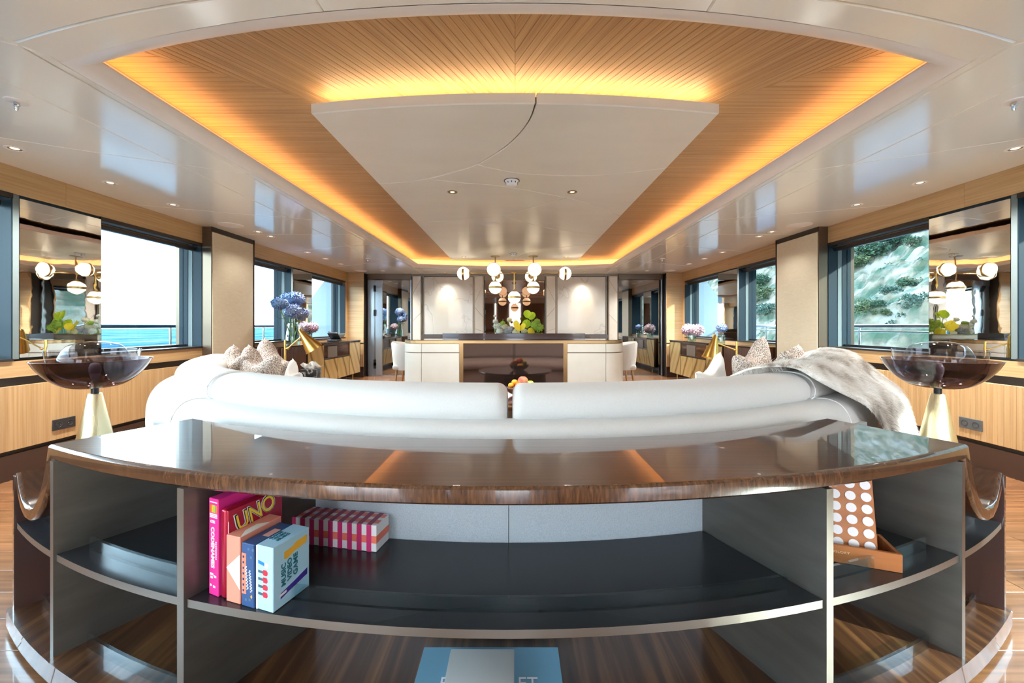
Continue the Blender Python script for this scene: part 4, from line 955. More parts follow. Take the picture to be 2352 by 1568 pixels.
for k in range(52000):
    u, v = rf.random(), rf.random() ** 0.9
    p = throw_pt(u, v); e = 0.012
    du = throw_pt(min(u + e, 1), v) - throw_pt(max(u - e, 0), v); dv = throw_pt(u, min(v + e, 1)) - throw_pt(u, max(v - e, 0))
    nn = du.cross(dv).normalized()
    if nn.dot(p - Vector((CX, CY, 0.45))) < 0: nn = -nn
    dv.normalize(); du.normalize()
    ln = rf.uniform(0.026, 0.050); d1 = (nn * 0.9 + dv * 0.55 + du * rf.uniform(-0.5, 0.5)).normalized()
    eg = (u < 0.02) * -1 + (u > 0.98) * 1
    if eg: d1 = (d1 + du * eg * 0.9).normalized()
    d2 = (d1 + Vector((0, 0, -0.75)) + du * rf.uniform(-0.4, 0.4)).normalized()
    sd_ = d1.cross(Vector((rf.uniform(-1, 1), rf.uniform(-1, 1), rf.uniform(-1, 1)))).normalized() * rf.uniform(0.0006, 0.0013)
    m1 = p + d1 * ln * 0.55; tp = m1 + d2 * ln * 0.55; n_ = len(FV)
    FV += [tuple(p - sd_), tuple(p + sd_), tuple(m1 + sd_ * 0.7), tuple(m1 - sd_ * 0.7), tuple(tp)]
    FF += [(n_, n_ + 1, n_ + 2, n_ + 3), (n_ + 3, n_ + 2, n_ + 4)]
o = obj('fur', (FV, FF), fur_m, tw); o['kind'] = 'stuff'

# ---- smoked glass bowl lamps on brass cones
def bowl_lamp(x, y, label):
    t = thing('bowl_lamp', label, 'lamp', (x, y, 0), 0, 'pair of smoked glass bowl lamps', local=True)
    obj('cone_base', lathe([(0.150, 0.0), (0.152, 0.006), (0.031, 0.672), (0.029, 0.677), (1e-4, 0.677)], 48), brass_pale, t, 40)
    obj('neck', lathe([(0.017, 0.67), (0.017, 0.706), (1e-4, 0.706)], 24), black_metal, t, 40)
    obj('collar', lathe([(0.022, 0.712), (0.02, 0.735), (0.014, 0.75), (1e-4, 0.75)], 24), brass_pale, t, 40)
    obj('bulb', lathe([(0.012, 0.75), (0.018, 0.77), (0.026, 0.80), (0.026, 0.825), (0.018, 0.846), (1e-4, 0.852)], 20), mat('frosted_bulb', (0.62, 0.56, 0.58), 0.3), t, 60)
    ob = curve_pts([(1e-3, 0.706), (0.06, 0.709), (0.12, 0.724), (0.175, 0.765), (0.215, 0.815), (0.243, 0.868)], 4)
    obj('outer_bowl', lathe(ob, 64), smoke_glass, t, 180)
    obj('bowl_rim', lathe([(0.2425, 0.8675), (0.2445, 0.8685), (0.2435, 0.870), (0.2415, 0.869), (0.2425, 0.8675)], 64), clear_glass, t, 180)
    mb = curve_pts([(0.035, 0.735), (0.10, 0.755), (0.155, 0.80), (0.183, 0.86), (0.193, 0.925)], 4)
    obj('middle_bowl', lathe(mb, 56), pane_mat('smoke_light', (0.74, 0.72, 0.74), 1.0, 1.5), t, 180)
    dm_ = curve_pts([(0.138, 0.80), (0.146, 0.85), (0.140, 0.895), (0.112, 0.945), (0.07, 0.965), (0.025, 0.972), (1e-3, 0.972)], 4)
    obj('glass_dome', lathe(dm_, 56), pane_mat('smoke_pale', (0.84, 0.85, 0.87), 1.0, 1.5), t, 180)
    return t
bowl_lamp(-2.385, 2.225, 'smoked glass bowl lamp on brass cone before the left oak wall')
bowl_lamp(2.40, 2.225, 'smoked glass bowl lamp on brass cone beside the fur throw')

# ---- sockets
for sx, lbl in ((-1, 'black double socket on the left oak panelling'), (1, 'grey double socket on the right oak panelling')):
    t = thing('wall_socket', lbl, 'socket', (sx * W, 3.0, 0.4))
    yc, zc = (2.995, 0.315) if sx < 0 else (2.965, 0.318)
    obj('plate', sb(sx, W - 0.007, W, yc - 0.076, yc + 0.076, zc - 0.041, zc + 0.041, 0.002), black_plastic if sx < 0 else mat('grey_plastic', (0.09, 0.10, 0.105), 0.45), t)
    for d in (-0.036, 0.036):
        v, f = lathe([(1e-4, -0.006), (0.018, -0.006), (0.0205, 0.0), (0.022, 0.001), (0.0195, 0.0022), (0.017, -0.004)], 24)
        v = [(sx * (W - 0.007) - sx * z, yc + d + x, zc + y) for x, y, z in v]
        so = obj('outlet', (v, f), black_plastic, t, 40)
        for q in (-0.0095, 0.0095): obj('contact', sb(sx, W - 0.0085, W - 0.006, yc + d + q - 0.002, yc + d + q + 0.002, zc - 0.002, zc + 0.002), chrome, so)

# ---- ceiling fittings
def downlight(x, y, z, label, warm=False, r=0.045, beam=20):
    t = thing('downlight', label, 'downlight', (x, y, z), 0, 'recessed ceiling downlights', local=True)
    obj('trim_ring', lathe([(r, 0.0), (r, -0.003), (r * 0.72, -0.004), (r * 0.66, 0.0), (r, 0.0)], 32), brass_old if warm else white_cove, t, 40)
    obj('reflector', lathe([(r * 0.66, -0.002), (r * 0.5, 0.0), (r * 0.42, 0.0005)], 32), brass_old, t, 40)
    obj('lens', lathe([(r * 0.42, -0.001), (1e-4, -0.001)], 24), lamp_dim, t)
    ld = bpy.data.lights.new('downlight_beam', 'SPOT'); ld.energy = beam; ld.spot_size = rad(125); ld.spot_blend = 0.8; ld.color = (1.0, 0.96, 0.90); ld.shadow_soft_size = 0.03
    lo = bpy.data.objects.new('downlight_beam', ld); C.objects.link(lo); lo.parent = t; lo.location = (0, 0, -0.008)
    return t
for sx, sd_n in ((-1, 'left'), (1, 'right')):
    for i, (x, y) in enumerate(((3.09, 2.42), (3.10, 3.0), (3.09, 3.54), (2.99, 4.56), (2.99, 4.80), (3.09, 5.83), (3.09, 6.39), (3.08, 6.93), (2.63, 7.8))):
        od = ('first', 'second', 'third', 'fourth', 'fifth', 'sixth', 'seventh', 'eighth', 'ninth')[i]
        downlight(sx * x, y, ZC, '%s small recessed downlight from the camera along the %s ceiling' % (od, sd_n), beam=1.5 if i in (3, 4) else 20)
    for (x, y, wd) in ((3.09, 4.26, 'beside the leather pillar'), (3.07, 7.8, 'near the far end')):
        tag(obj('ceiling_speaker', lathe([(0.12, 0.0), (0.118, -0.004), (0.108, -0.006), (1e-4, -0.006)], 40, (sx * x, y, ZC)), white_cove, None, 40), 'flat round white speaker grille in the %s ceiling %s' % (sd_n, wd), 'speaker')
    for (x, y, wd) in ((2.43, 1.91, 'near the front'), (2.40, 6.39, 'near the far end')):
        t = thing('sprinkler', 'small metal sprinkler head hanging from the %s ceiling %s' % (sd_n, wd), 'sprinkler', (sx * x, y, ZC), 0, None, local=True)
        obj('rosette', lathe([(0.042, 0.0), (0.040, -0.004), (0.014, -0.006), (1e-4, -0.006)], 28), white_cove, t, 40)
        obj('nozzle', lathe([(0.010, -0.005), (0.013, -0.018), (0.009, -0.022), (0.008, -0.036), (0.004, -0.046), (1e-4, -0.046)], 16), chrome, t, 40)
        obj('deflector', box(-0.015, 0.015, -0.003, 0.003, -0.022, -0.017), chrome, t)
downlight(-0.534, 3.34, PZ, 'brass rimmed downlight left of the smoke detector on the centre panel', True, 0.042)
downlight(0.488, 3.34, PZ, 'brass rimmed downlight right of the smoke detector on the centre panel', True, 0.042)
for s, n_ in ((-1, 'left'), (1, 'right')):
    t = downlight(s * 0.85, 6.49, PZ, 'glowing downlight %s of the chandelier at the panel end' % n_, True, 0.042)
for y, lbl in ((3.08, 'white smoke detector between the two brass downlights'), (6.18, 'white smoke detector above the chandelier')):
    t = thing('smoke_detector', lbl, 'smoke detector', (-0.026, y, PZ), 0, None, local=True)
    obj('mounting_ring', lathe([(0.062, 0.0), (0.062, -0.003), (0.056, -0.003), (0.056, 0.0)], 32), black_metal, t, 40)
    obj('detector_body', lathe([(0.055, 0.0), (0.052, -0.012), (0.044, -0.03), (0.032, -0.042), (1e-4, -0.046)], 32), mat('detector_white', (0.82, 0.83, 0.84), 0.35), t, 40)
    for k in range(10): obj('vent', xf(box(-0.003, 0.003, 0.046, 0.050, -0.027, -0.014), (0, 0, 0), k * 2 * PI / 10), black_plastic, t)
tag(obj('ceiling_speaker', lathe([(0.098, 0.0), (0.096, -0.003), (0.09, -0.004), (1e-4, -0.004)], 40, (-0.278, 4.385, PZ)), white_cove, None, 40), 'flat round white speaker grille on the centre ceiling panel', 'speaker')

# ---- room divider cabinet with bronze frame and brown glass
YD = 4.65
dv = thing('divider_cabinet', 'low white leather and bronze divider cabinet with brown glass front', 'cabinet', (-0.01, YD + 0.2, 0))
XA, XB, RD, DD = -1.372, 1.340, 0.26, 0.50
def rounded_plan(x0, x1, y0, y1, r, n=10):
    pts = []
    for cx, cy, a0 in ((x0 + r, y0 + r, PI), (x1 - r, y0 + r, 1.5 * PI), (x1 - r, y1 - r, 0), (x0 + r, y1 - r, 0.5 * PI)):
        pts += [(cx + r * cos(a0 + PI / 2 * k / n), cy + r * sin(a0 + PI / 2 * k / n)) for k in range(n + 1)]
    return pts
obj('carcass', prism(rounded_plan(XA + 0.012, XB - 0.012, YD + 0.012, YD + DD - 0.012, RD - 0.012), 0.05, 0.858), bronze_mid, dv, 40)
obj('plinth', prism(rounded_plan(XA + 0.05, XB - 0.05, YD + 0.06, YD + DD - 0.05, RD - 0.04), 0.0, 0.05), bronze_dark, dv, 40)
obj('bronze_band', prism(rounded_plan(XA, XB, YD, YD + DD, RD), 0.852, 0.884), bronze_gold, dv, 40)
obj('counter_top', prism(rounded_plan(XA + 0.004, XB - 0.004, YD + 0.004, YD + DD - 0.004, RD), 0.884, 0.892), lacquer_brown, dv, 40)
XP0, XP1 = -0.615, 0.574
for xx in (XP0 - 0.045, XP1): obj('bronze_post', box(xx, xx + 0.045, YD - 0.001, YD + 0.03, 0.05, 0.852), bronze_gold, dv)
obj('glass_panel', box(XP0, -0.022, YD + 0.004, YD + 0.016, 0.05, 0.852), glass_brown, dv)
obj('glass_panel', box(-0.020, XP1, YD + 0.004, YD + 0.016, 0.05, 0.852), glass_brown, dv)
for s, xe, xi in ((-1, XA, XP0 - 0.045), (1, XB, XP1 + 0.045)):
    flat_end = xe - s * RD
    for z0, z1 in ((0.06, 0.735), (0.745, 0.846)):
        a, b = sorted((xi, flat_end)); obj('leather_panel', box(a + 0.003, b - 0.003, YD + 0.002, YD + 0.016, z0, z1, 0.002), leather_white, dv)
        arc = [(flat_end + s * RD * sin(t), YD + RD - RD * cos(t)) for t in [PI / 2 * k / 12 for k in range(13)]]
        inn = [(flat_end + s * (RD - 0.014) * sin(t), YD + RD - (RD - 0.014) * cos(t)) for t in [PI / 2 * k / 12 for k in range(13)]]
        arc = [(x + (s * 0.003 if k == 0 else 0), y + 0.002 * (k < 6)) for k, (x, y) in enumerate(arc)]
        obj('leather_panel', prism((arc + inn[::-1])[::s], z0, z1), leather_white, dv, 40)
obj('raised_shelf', box(-0.895, 0.865, YD + 0.18, YD + 0.44, 0.892, 0.966, 0.003), lacquer_brown, dv)
tag(obj('crystal_tray', rbox(-0.375, 0.335, YD + 0.172, YD + 0.30, 0.967, 0.974, 0.002, 1), clear_glass), 'low clear glass tray on the divider cabinet before the flowers', 'tray')

# ---- dining table, chairs, planter
dt = thing('dining_table', 'dark lacquer dining table behind the divider cabinet', 'table', (-0.02, 6.2, 0))
obj('table_top', prism(rounded_plan(-1.35, 1.31, 5.75, 6.75, 0.3), 0.72, 0.75), lacquer_brown, dt, 40)
for xx in (-0.72, 0.68): obj('pedestal', lathe([(0.26, 0.0), (0.25, 0.03), (0.10, 0.10), (0.09, 0.60), (0.22, 0.72)], 32, (xx, 6.25, 0)), bronze_mid, dt, 40)
boucle = mat('boucle', (0.66, 0.64, 0.60), 0.9, bump=(120, 0.5, 0.004, (1, 1, 1)))
def chair(x, y, rz, label):
    t = thing('dining_chair', label, 'chair', (x, y, 0), rz, 'dining chairs round the dark table', local=True)
    obj('seat', rbox(-0.23, 0.23, -0.23, 0.23, 0.40, 0.48, 0.03, 3), boucle, t, 60)
    n_, V, F = 16, [], []
    for i in range(n_ + 1):
        a = rad(-100 + 200 * i / n_)
        for R, z in ((0.26, 0.40), (0.285, 0.60), (0.30, 0.74 + 0.05 * cos(a)), (0.285, 0.77 + 0.05 * cos(a)), (0.26, 0.755 + 0.05 * cos(a)), (0.24, 0.60), (0.22, 0.40)):
            V.append((R * sin(a), R * cos(a), z))
    for i in range(n_):
        F += [(i * 7 + k, i * 7 + (k + 1) % 7, (i + 1) * 7 + (k + 1) % 7, (i + 1) * 7 + k) for k in range(7)]
    F += [tuple(range(7)), tuple(range(n_ * 7, n_ * 7 + 7))[::-1]]
    obj('backrest', (V, F), boucle, t, 60)
    for a in (-1, 1):
        for b in (-1, 1): obj('leg', tube([(a * 0.17, b * 0.17, 0.41), (a * 0.21, b * 0.22, 0.0)], [0.018, 0.011], 10), mat('chair_oak', (0.45, 0.25, 0.11), 0.4), t, 60)
chair(-1.60, 6.05, rad(90), 'cream boucle dining chair left of the divider cabinet')
chair(1.58, 6.05, rad(-90), 'cream boucle dining chair right of the divider cabinet')
pb = thing('planter', 'long dark planter box of flowers on the dining table', 'planter', (-0.02, 6.2, 0.75))
obj('planter_body', rbox(-0.43, 0.45, 6.06, 6.34, 0.752, 0.93, 0.01, 2), bronze_mid, pb, 40)
obj('moss', rbox(-0.41, 0.43, 6.08, 6.32, 0.92, 0.935, 0.005, 1), leaf_green, pb, 40)
def petal_ball(r, n, seed, pr, sq=0.85):
    rr = random.Random(seed); V, F = [], []
    v, f = sphere(r * 0.72, (0, 0, 0), 12, 8, (1, 1, sq)); V += v; F += f
    for k in range(n):
        z = 1 - 2 * (k + 0.5) / n; a = k * 2.39996; q = max(0, 1 - z * z) ** 0.5
        d = Vector((q * cos(a), q * sin(a), z)); c_ = Vector((d.x * r, d.y * r, d.z * r * sq)) * rr.uniform(0.9, 1.06)
        ax = d.cross(Vector((0.3, 0.2, 1))).normalized(); ay = d.cross(ax); sp_ = rr.uniform(0, PI)
        for j in range(4):
            t_ = sp_ + j * PI / 2; e1 = ax * cos(t_) + ay * sin(t_); e2 = ax * -sin(t_) + ay * cos(t_); m_ = len(V)
            tip = d * rr.uniform(-0.3, 0.9) * pr
            V += [tuple(c_), tuple(c_ + (e1 * 0.6 + e2 * 0.5) * pr), tuple(c_ + e1 * pr * 1.1 + tip), tuple(c_ + (e1 * 0.6 - e2 * 0.5) * pr)]; F.append((m_, m_ + 1, m_ + 2, m_ + 3))
    return V, F
def spathe(r):
    """heart shaped anthurium bract, slightly cupped, with spadix"""
    V, F = [(0, 0, 0)], []; n_ = 20
    for k in range(n_):
        a = 2 * PI * k / n_; R = r * (0.95 - 0.18 * abs(sin(a / 2 + PI / 2)) ** 6 + 0.25 * max(0, -cos(a)) ** 3)
        V.append((R * sin(a), 0.22 * R * abs(sin(a)) , R * cos(a)))
    F = [(0, 1 + k, 1 + (k + 1) % n_) for k in range(n_)]
    return V, F
FG = 'flowers in the dining table planter'
lime = mat('lime_bract', (0.40, 0.56, 0.02), 0.35); lemon = mat('lemon_bract', (0.80, 0.66, 0.05), 0.35); cream_p = mat('cream_petal', (0.74, 0.70, 0.48), 0.6); greenp = mat('green_petal', (0.33, 0.50, 0.06), 0.6); greyp = mat('grey_petal', (0.42, 0.42, 0.44), 0.6); whitep = mat('white_petal', (0.76, 0.77, 0.68), 0.6)
def fpos(px, py, Y=6.15): return ((px - 1183) * Y / FPX, Y, CAMZ + (748 - py) * Y / FPX)
for i, (px, py, r, m_, lb_, ang) in enumerate((
        (1212, 719, 0.058, lime, 'tall lime green anthurium bloom above the other flowers', 0.3), (1221, 723, 0.055, lime, 'tall lime anthurium bloom overlapping its taller neighbour', -0.5),
        (1189, 745, 0.075, lemon, 'wide pale yellow anthurium bloom at the middle of the planter', 0.9), (1209, 741, 0.06, lime, 'lime anthurium bloom just right of the planter middle', -0.2),
        (1221, 760, 0.06, lemon, 'bright yellow anthurium bloom low at the right of the planter', 0.6), (1185, 760, 0.055, cream_p, 'cream anthurium bloom low at the middle of the planter', 0.2), (1200, 748, 0.05, lemon, 'small yellow anthurium bloom between larger ones', -0.8))):
    x, y, z = fpos(px, py, 6.12 + 0.02 * (i % 4))
    t = thing('anthurium', lb_, 'flower', (x, y, z), 0, FG, local=True)
    obj('bract', xf(spathe(r * 1.25), (0, 0, 0), ang, rad(-22)), m_, t, 180)
    obj('spadix', tube([(0, -0.008, 0), (0.01, -0.035, 0.03)], [0.005, 0.003], 8), lemon, t, 60)
    obj('stem', tube([(0, 0.004, -0.01), (0.004, 0.02, -(z - 0.935) * 0.5 - 0.005), (0, 0.03, min(-0.02, 0.936 - z))], 0.0035, 8), stem_green, t, 60)
for i, (px, py, r, m_, lb_) in enumerate(((1228, 746, 0.05, greenp, 'green hydrangea head on the right of the planter'), (1238, 752, 0.055, greenp, 'green hydrangea head at the right end of the planter'), (1234, 738, 0.035, greenp, 'small green bud cluster above the right green heads'), (1164, 760, 0.05, greyp, 'grey thistle like bloom low in the planter'), (1172, 756, 0.04, greyp, 'smaller grey bloom beside the thistle like one'), (1155, 742, 0.03, greenp, 'small green bloom near the white sprays'), (1158, 750, 0.04, cream_p, 'flat cream bloom above the grey one'), (1142, 748, 0.045, whitep, 'white stock bloom at the left end of the planter'), (1138, 738, 0.03, whitep, 'upper white stock bloom at the left end'), (1137, 725, 0.018, whitep, 'topmost white stock bud at the left end'), (1170, 734, 0.03, cream_p, 'cream upright bloom left of the yellow anthurium'), (1204, 760, 0.035, cream_p, 'cream bloom between the two low yellow blooms'), (1147, 760, 0.04, whitep, 'low white bloom at the left end of the planter'))):
    x, y, z = fpos(px, py, 6.16 + 0.015 * (i % 4))
    t = thing('bloom', lb_, 'flower', (x, y, z), i, FG, local=True)
    obj('flower_head', petal_ball(r * 1.3, 60, i, r * 0.38), m_, t, None)
    obj('stem', tube([(0, 0, -r * 0.5), (0, 0.01, min(-r * 0.6, 0.936 - z))], 0.0035, 6), stem_green, t, 60)

# ---- chandelier of globes
YC_, ZH = 6.42, 1.92
ch = thing('chandelier', 'brass chandelier of nine glowing glass globes over the dining table', 'chandelier', (-0.01, YC_, PZ))
def globe(c, axis, band_off=0.0):
    a = Vector(axis).normalized(); q = a.to_track_quat('Z', 'Y').to_matrix().to_4x4(); M = Matrix.Translation(c) @ q; R = 0.104
    v, f = sphere(R, (0, 0, 0), 32, 20); gl = obj('globe', ([tuple(M @ Vector(p)) for p in v], f), globe_glow, ch, 180)
    v, f = lathe([(R - 0.001, -0.017), (R + 0.004, -0.016), (R + 0.004, 0.016), (R - 0.001, 0.017)], 40)
    obj('band', ([tuple(M @ Vector(p)) for p in v], f), brass_old, gl, 40)
    v, f = lathe([(0.052, -0.094), (0.040, -0.104), (0.016, -0.112), (0.012, -0.135)], 24)
    obj('cup', ([tuple(M @ Vector(p)) for p in v], f), brass_old, gl, 40)
HX = {-1: -0.325, 1: 0.298}
for s in (-1, 1):
    hx = HX[s]
    obj('canopy', lathe([(0.075, PZ), (0.075, PZ - 0.008), (0.01, PZ - 0.012)], 36, (hx, YC_, 0)), brass_old, ch, 40)
    obj('stem', tube([(hx, YC_, PZ - 0.008), (hx, YC_, ZH)], 0.010, 12), brass_old, ch, 60)
    obj('hub', sphere(0.024, (hx, YC_, ZH), 16, 10), brass_old, ch, 180)
    for e, ax in (((hx, YC_ - 0.43, ZH), (0, -1, 0)), ((hx + s * 0.52, YC_, ZH - 0.005), (s, 0, 0)), ((hx - s * 0.02, YC_ + 0.43, ZH), (0, 1, 0))):
        obj('arm', tube([(hx, YC_, ZH), tuple(Vector(e) - Vector(ax) * 0.10)], 0.009, 10), brass_old, ch, 60)
        globe(e, ax)
    obj('drop', tube([(hx, YC_, ZH), (hx, YC_, ZH - 0.14)], 0.008, 10), brass_old, ch, 60)
    globe((hx, YC_, ZH - 0.234), (0, 0, -1))
obj('cross_bar', tube([(HX[-1], YC_, ZH), (HX[1], YC_, ZH)], 0.007, 10), brass_old, ch, 60)
obj('drop_plate', lathe([(0.05, 0.005), (0.05, -0.006), (0.008, -0.010)], 30, (-0.013, YC_, ZH)), brass, ch, 40)
obj('drop', tube([(-0.013, YC_, ZH), (-0.013, YC_, 1.62)], 0.010, 10), brass, ch, 60)
globe((-0.013, YC_, 1.525), (0, 0, -1))

# ---- sideboards with veined stone doors
def pxy(px, X): return FPX * abs(X) / abs(px - 1183)
XS = 3.10
VS = {}
for sx, sd_n in ((-1, 'left'), (1, 'right')):
    t = thing('sideboard', 'long sideboard with veined honey stone doors under the %s window' % sd_n, 'sideboard', (sx * 3.27, 6.5, 0))
    yE = 7.84
    obj('counter', sb(sx, XS - 0.012, W - 0.004, 5.10, yE + 0.01, 0.765, 0.782, 0.002), lacquer_brown, t)
    obj('carcass', sb(sx, XS + 0.018, W - 0.006, 5.86, yE, 0.13, 0.765), mat('side_black', (0.012, 0.011, 0.012), 0.15), t)
    for y0, y1, z0, z1 in ((5.87, 6.36, 0.14, 0.745), (6.37, 6.85, 0.14, 0.50), (6.855, 7.335, 0.14, 0.50), (7.345, 7.835, 0.14, 0.745)):
        obj('door', sb(sx, XS, XS + 0.02, y0 + 0.003, y1 - 0.003, z0, z1, 0.002), onyx, t)
    for z0, z1 in ((0.505, 0.525), (0.735, 0.765)): obj('bronze_rail', sb(sx, XS - 0.002, XS + 0.03, 6.36, 7.345, z0, z1), bronze_mid, t)
    for yy in (5.862, 6.362, 7.337, 7.838): obj('bronze_stile', sb(sx, XS - 0.002, XS + 0.03, yy - 0.006, yy + 0.006, 0.13, 0.765), bronze_mid, t)
    obj('niche_lining', sb(sx, XS + 0.016, XS + 0.02, 6.37, 7.335, 0.525, 0.735), macassar, t)
    obj('niche_box', sb(sx, XS + 0.0, XS + 0.016, 6.50 if sx < 0 else 6.75, 6.83 if sx < 0 else 7.08, 0.526, 0.715, 0.002), mat('niche_grey', (0.22, 0.20, 0.18), 0.4), t)
    # ribbed rounded end
    obj('ribbed_core', sb(sx, XS + 0.03, W - 0.006, 5.16, 5.86, 0.13, 0.765), ribbed_walnut, t)
    rib = [(sx * (XS + 0.02), 5.24 + k * 0.0255) for k in range(24)] + [(sx * (XS + 0.02 + 0.30 * (k + 0.5) / 10), 5.17) for k in range(10)]
    rm = mesh('rib', *lathe([(0.012, 0.13), (0.012, 0.765)], 10), ribbed_walnut, 60)
    for rx, ry in rib: link('rib', rm, t, (rx, ry, 0))
    for yy in (5.3, 7.6): 
        for xx in (XS + 0.05, W - 0.06): obj('foot', lathe([(0.012, 0.0), (0.016, 0.13)], 12, (sx * xx, yy, 0)), brass_old, t, 40)
# vases and hydrangeas
water = pane_mat('water_tint', (0.80, 0.90, 0.84), 0.6, 1.33)
def vase(x, y, z, h, r0, r1, label, ribs=0):
    t = thing('vase', label, 'vase', (x, y, z), 0, None, local=True)
    n_ = 48; V, F = [], []
    pr = [(r0 * 0.9, 0.0), (r0, 0.012), (r0 * 0.98 + r1 * 0.02, h * 0.2), (r0 * 0.6 + r1 * 0.4, h * 0.6), (r1, h * 0.95), (r1 * 1.03, h)]
    for r, zz in pr:
        for k in range(n_): q = r * (1 + (0.03 * cos(ribs * 2 * PI * k / n_) if ribs else 0)); V.append((q * cos(2 * PI * k / n_), q * sin(2 * PI * k / n_), zz))
    F = [(i * n_ + k, i * n_ + (k + 1) % n_, (i + 1) * n_ + (k + 1) % n_, (i + 1) * n_ + k) for i in range(len(pr) - 1) for k in range(n_)] + [tuple(range(n_))[::-1]]
    obj('glass_body', (V, F), pane_mat('vase_glass', (0.80, 0.90, 0.90), 2.2, 1.5), t, 60)
    obj('water', lathe([(r0 * 0.86, 0.008), (r0 * 0.92, 0.014), (r0 * 0.78 + r1 * 0.15, h * 0.45), (1e-3, h * 0.45)], 32), water, t, 60)
    return t
def hyd_mat(name, a, b): return ramp_mat(name, [(0.35, a), (0.65, b)], (1, 1, 1), 9.0, detail=2, rough=0.6)
hb = hyd_mat('hydrangea_blue', (0.08, 0.22, 0.48), (0.28, 0.44, 0.70)); hl = hyd_mat('hydrangea_lilac', (0.15, 0.25, 0.50), (0.38, 0.48, 0.70)); hp = hyd_mat('hydrangea_pink', (0.42, 0.30, 0.42), (0.70, 0.56, 0.56))
def hydrangea(px, py, X, r, m_, label, foot, group):
    Y = FPX * X / (px - 1183); c = Vector((X, Y, CAMZ + (748 - py) * Y / FPX))
    t = thing('hydrangea', label, 'flower', foot, 0, group)
    obj('flower_head', xf(petal_ball(r * 0.95, 110, int(px), r * 0.30, 0.84), c), m_, t, None)
    f_ = Vector(foot); obj('stem', tube([tuple(c - Vector((0, 0, r * 0.5))), tuple(c.lerp(f_, 0.45) + Vector((0, 0, -0.01))), tuple(f_)], 0.006, 8), stem_green, t, 60)
    lf = []
    for k in range(3):
        a = k * 2.1 + px; b = c.lerp(f_, 0.30 + 0.06 * k); d = Vector((cos(a), sin(a), 0.15)); w2 = Vector((-sin(a), cos(a), 0)) * r * 0.3
        obj('leaf', ([tuple(b), tuple(b + d * r * 0.5 + w2), tuple(b + d * r * 1.05 + Vector((0, 0, -0.02))), tuple(b + d * r * 0.5 - w2)], [(0, 1, 2, 3)]), leaf_green, t)
vx, vy = -3.22, 900 * 3.22 / (1183 - 673); VZ = 0.783
vase(vx, vy, VZ, 0.325, 0.093, 0.062, 'tall ribbed glass vase of blue hydrangeas on the left sideboard', 18)
ft = (vx, vy, VZ + 0.02)
hydrangea(642, 697, vx + 0.02, 0.098, hb, 'blue hydrangea head leaning towards the window on the left', (ft[0] + 0.02, ft[1] - 0.02, ft[2]), 'blue hydrangeas in the tall vase')
hydrangea(661, 687, vx - 0.03, 0.095, hb, 'blue hydrangea head at the back of the tall vase', (ft[0] - 0.02, ft[1] + 0.02, ft[2]), 'blue hydrangeas in the tall vase')
hydrangea(679, 687, vx + 0.02, 0.113, hl, 'topmost pale lilac blue hydrangea head in the tall vase', (ft[0], ft[1] + 0.03, ft[2]), 'blue hydrangeas in the tall vase')
hydrangea(673, 714, vx + 0.07, 0.108, hl, 'lilac hydrangea head just above the rim of the tall vase', (ft[0] + 0.03, ft[1], ft[2]), 'blue hydrangeas in the tall vase')
hydrangea(691, 720, vx + 0.07, 0.098, hl, 'lilac hydrangea head hanging right of the tall vase', (ft[0] + 0.01, ft[1] - 0.03, ft[2]), 'blue hydrangeas in the tall vase')
v2 = (-3.24, 900 * 3.24 / (1183 - 709))
vase(v2[0], v2[1], VZ, 0.15, 0.06, 0.055, 'short glass vase of pink hydrangeas behind the left brass lamp')
hydrangea(700, 750, v2[0], 0.085, hp, 'pale pink hydrangea head behind the tall vase', (v2[0] + 0.02, v2[1], VZ + 0.02), 'pink hydrangeas on the left')
hydrangea(716, 752, v2[0] + 0.03, 0.09, hp, 'pink hydrangea head above the left brass lamp shade', (v2[0] - 0.02, v2[1] + 0.02, VZ + 0.02), 'pink hydrangeas on the left')
v3 = (3.24, 900 * 3.24 / (1589 - 1183))
vase(v3[0], v3[1], VZ, 0.16, 0.075, 0.07, 'short glass vase of pink hydrangeas on the right sideboard end')
hydrangea(1582, 757, v3[0] - 0.03, 0.12, hp, 'large pink lilac hydrangea head on the left of the short right vase', (v3[0] - 0.02, v3[1], VZ + 0.02), 'pink hydrangeas on the right')
hydrangea(1601, 758, v3[0] + 0.02, 0.11, hp, 'pink lilac hydrangea head on the right of the short right vase', (v3[0] + 0.02, v3[1], VZ + 0.02), 'pink hydrangeas on the right')
v4 = (3.27, 900 * 3.27 / (1657 - 1183))
vase(v4[0], v4[1], VZ, 0.14, 0.055, 0.05, 'small glass vase of hydrangea before the right mirror panel')
hydrangea(1658, 753, v4[0], 0.075, hl, 'lilac hydrangea head before the right mirror panel', (v4[0], v4[1], VZ + 0.02), 'pink hydrangeas on the right')
# desk phone
ph = thing('desk_phone', 'black desk phone propped on the left sideboard', 'phone', (-3.25, 7.05, VZ), 0, None, local=True)
obj('phone_base', xf(rbox(-0.09, 0.09, -0.10, 0.10, 0.0, 0.03, 0.008, 2), (0, 0, 0.001)), black_plastic, ph, 40)
obj('phone_body', xf(rbox(-0.09, 0.09, -0.11, 0.11, -0.012, 0.014, 0.006, 2), (0, 0, 0.085), 0, rad(-38)), black_plastic, ph, 40)
obj('handset', xf(rbox(-0.085, -0.04, -0.11, 0.11, 0.014, 0.04, 0.01, 2), (0, 0, 0.085), 0, rad(-38)), black_plastic, ph, 40)
obj('screen', xf(box(-0.02, 0.08, 0.0, 0.09, 0.0142, 0.0150), (0, 0, 0.085), 0, rad(-38)), mat('screen_grey', (0.25, 0.28, 0.30), 0.2), ph)

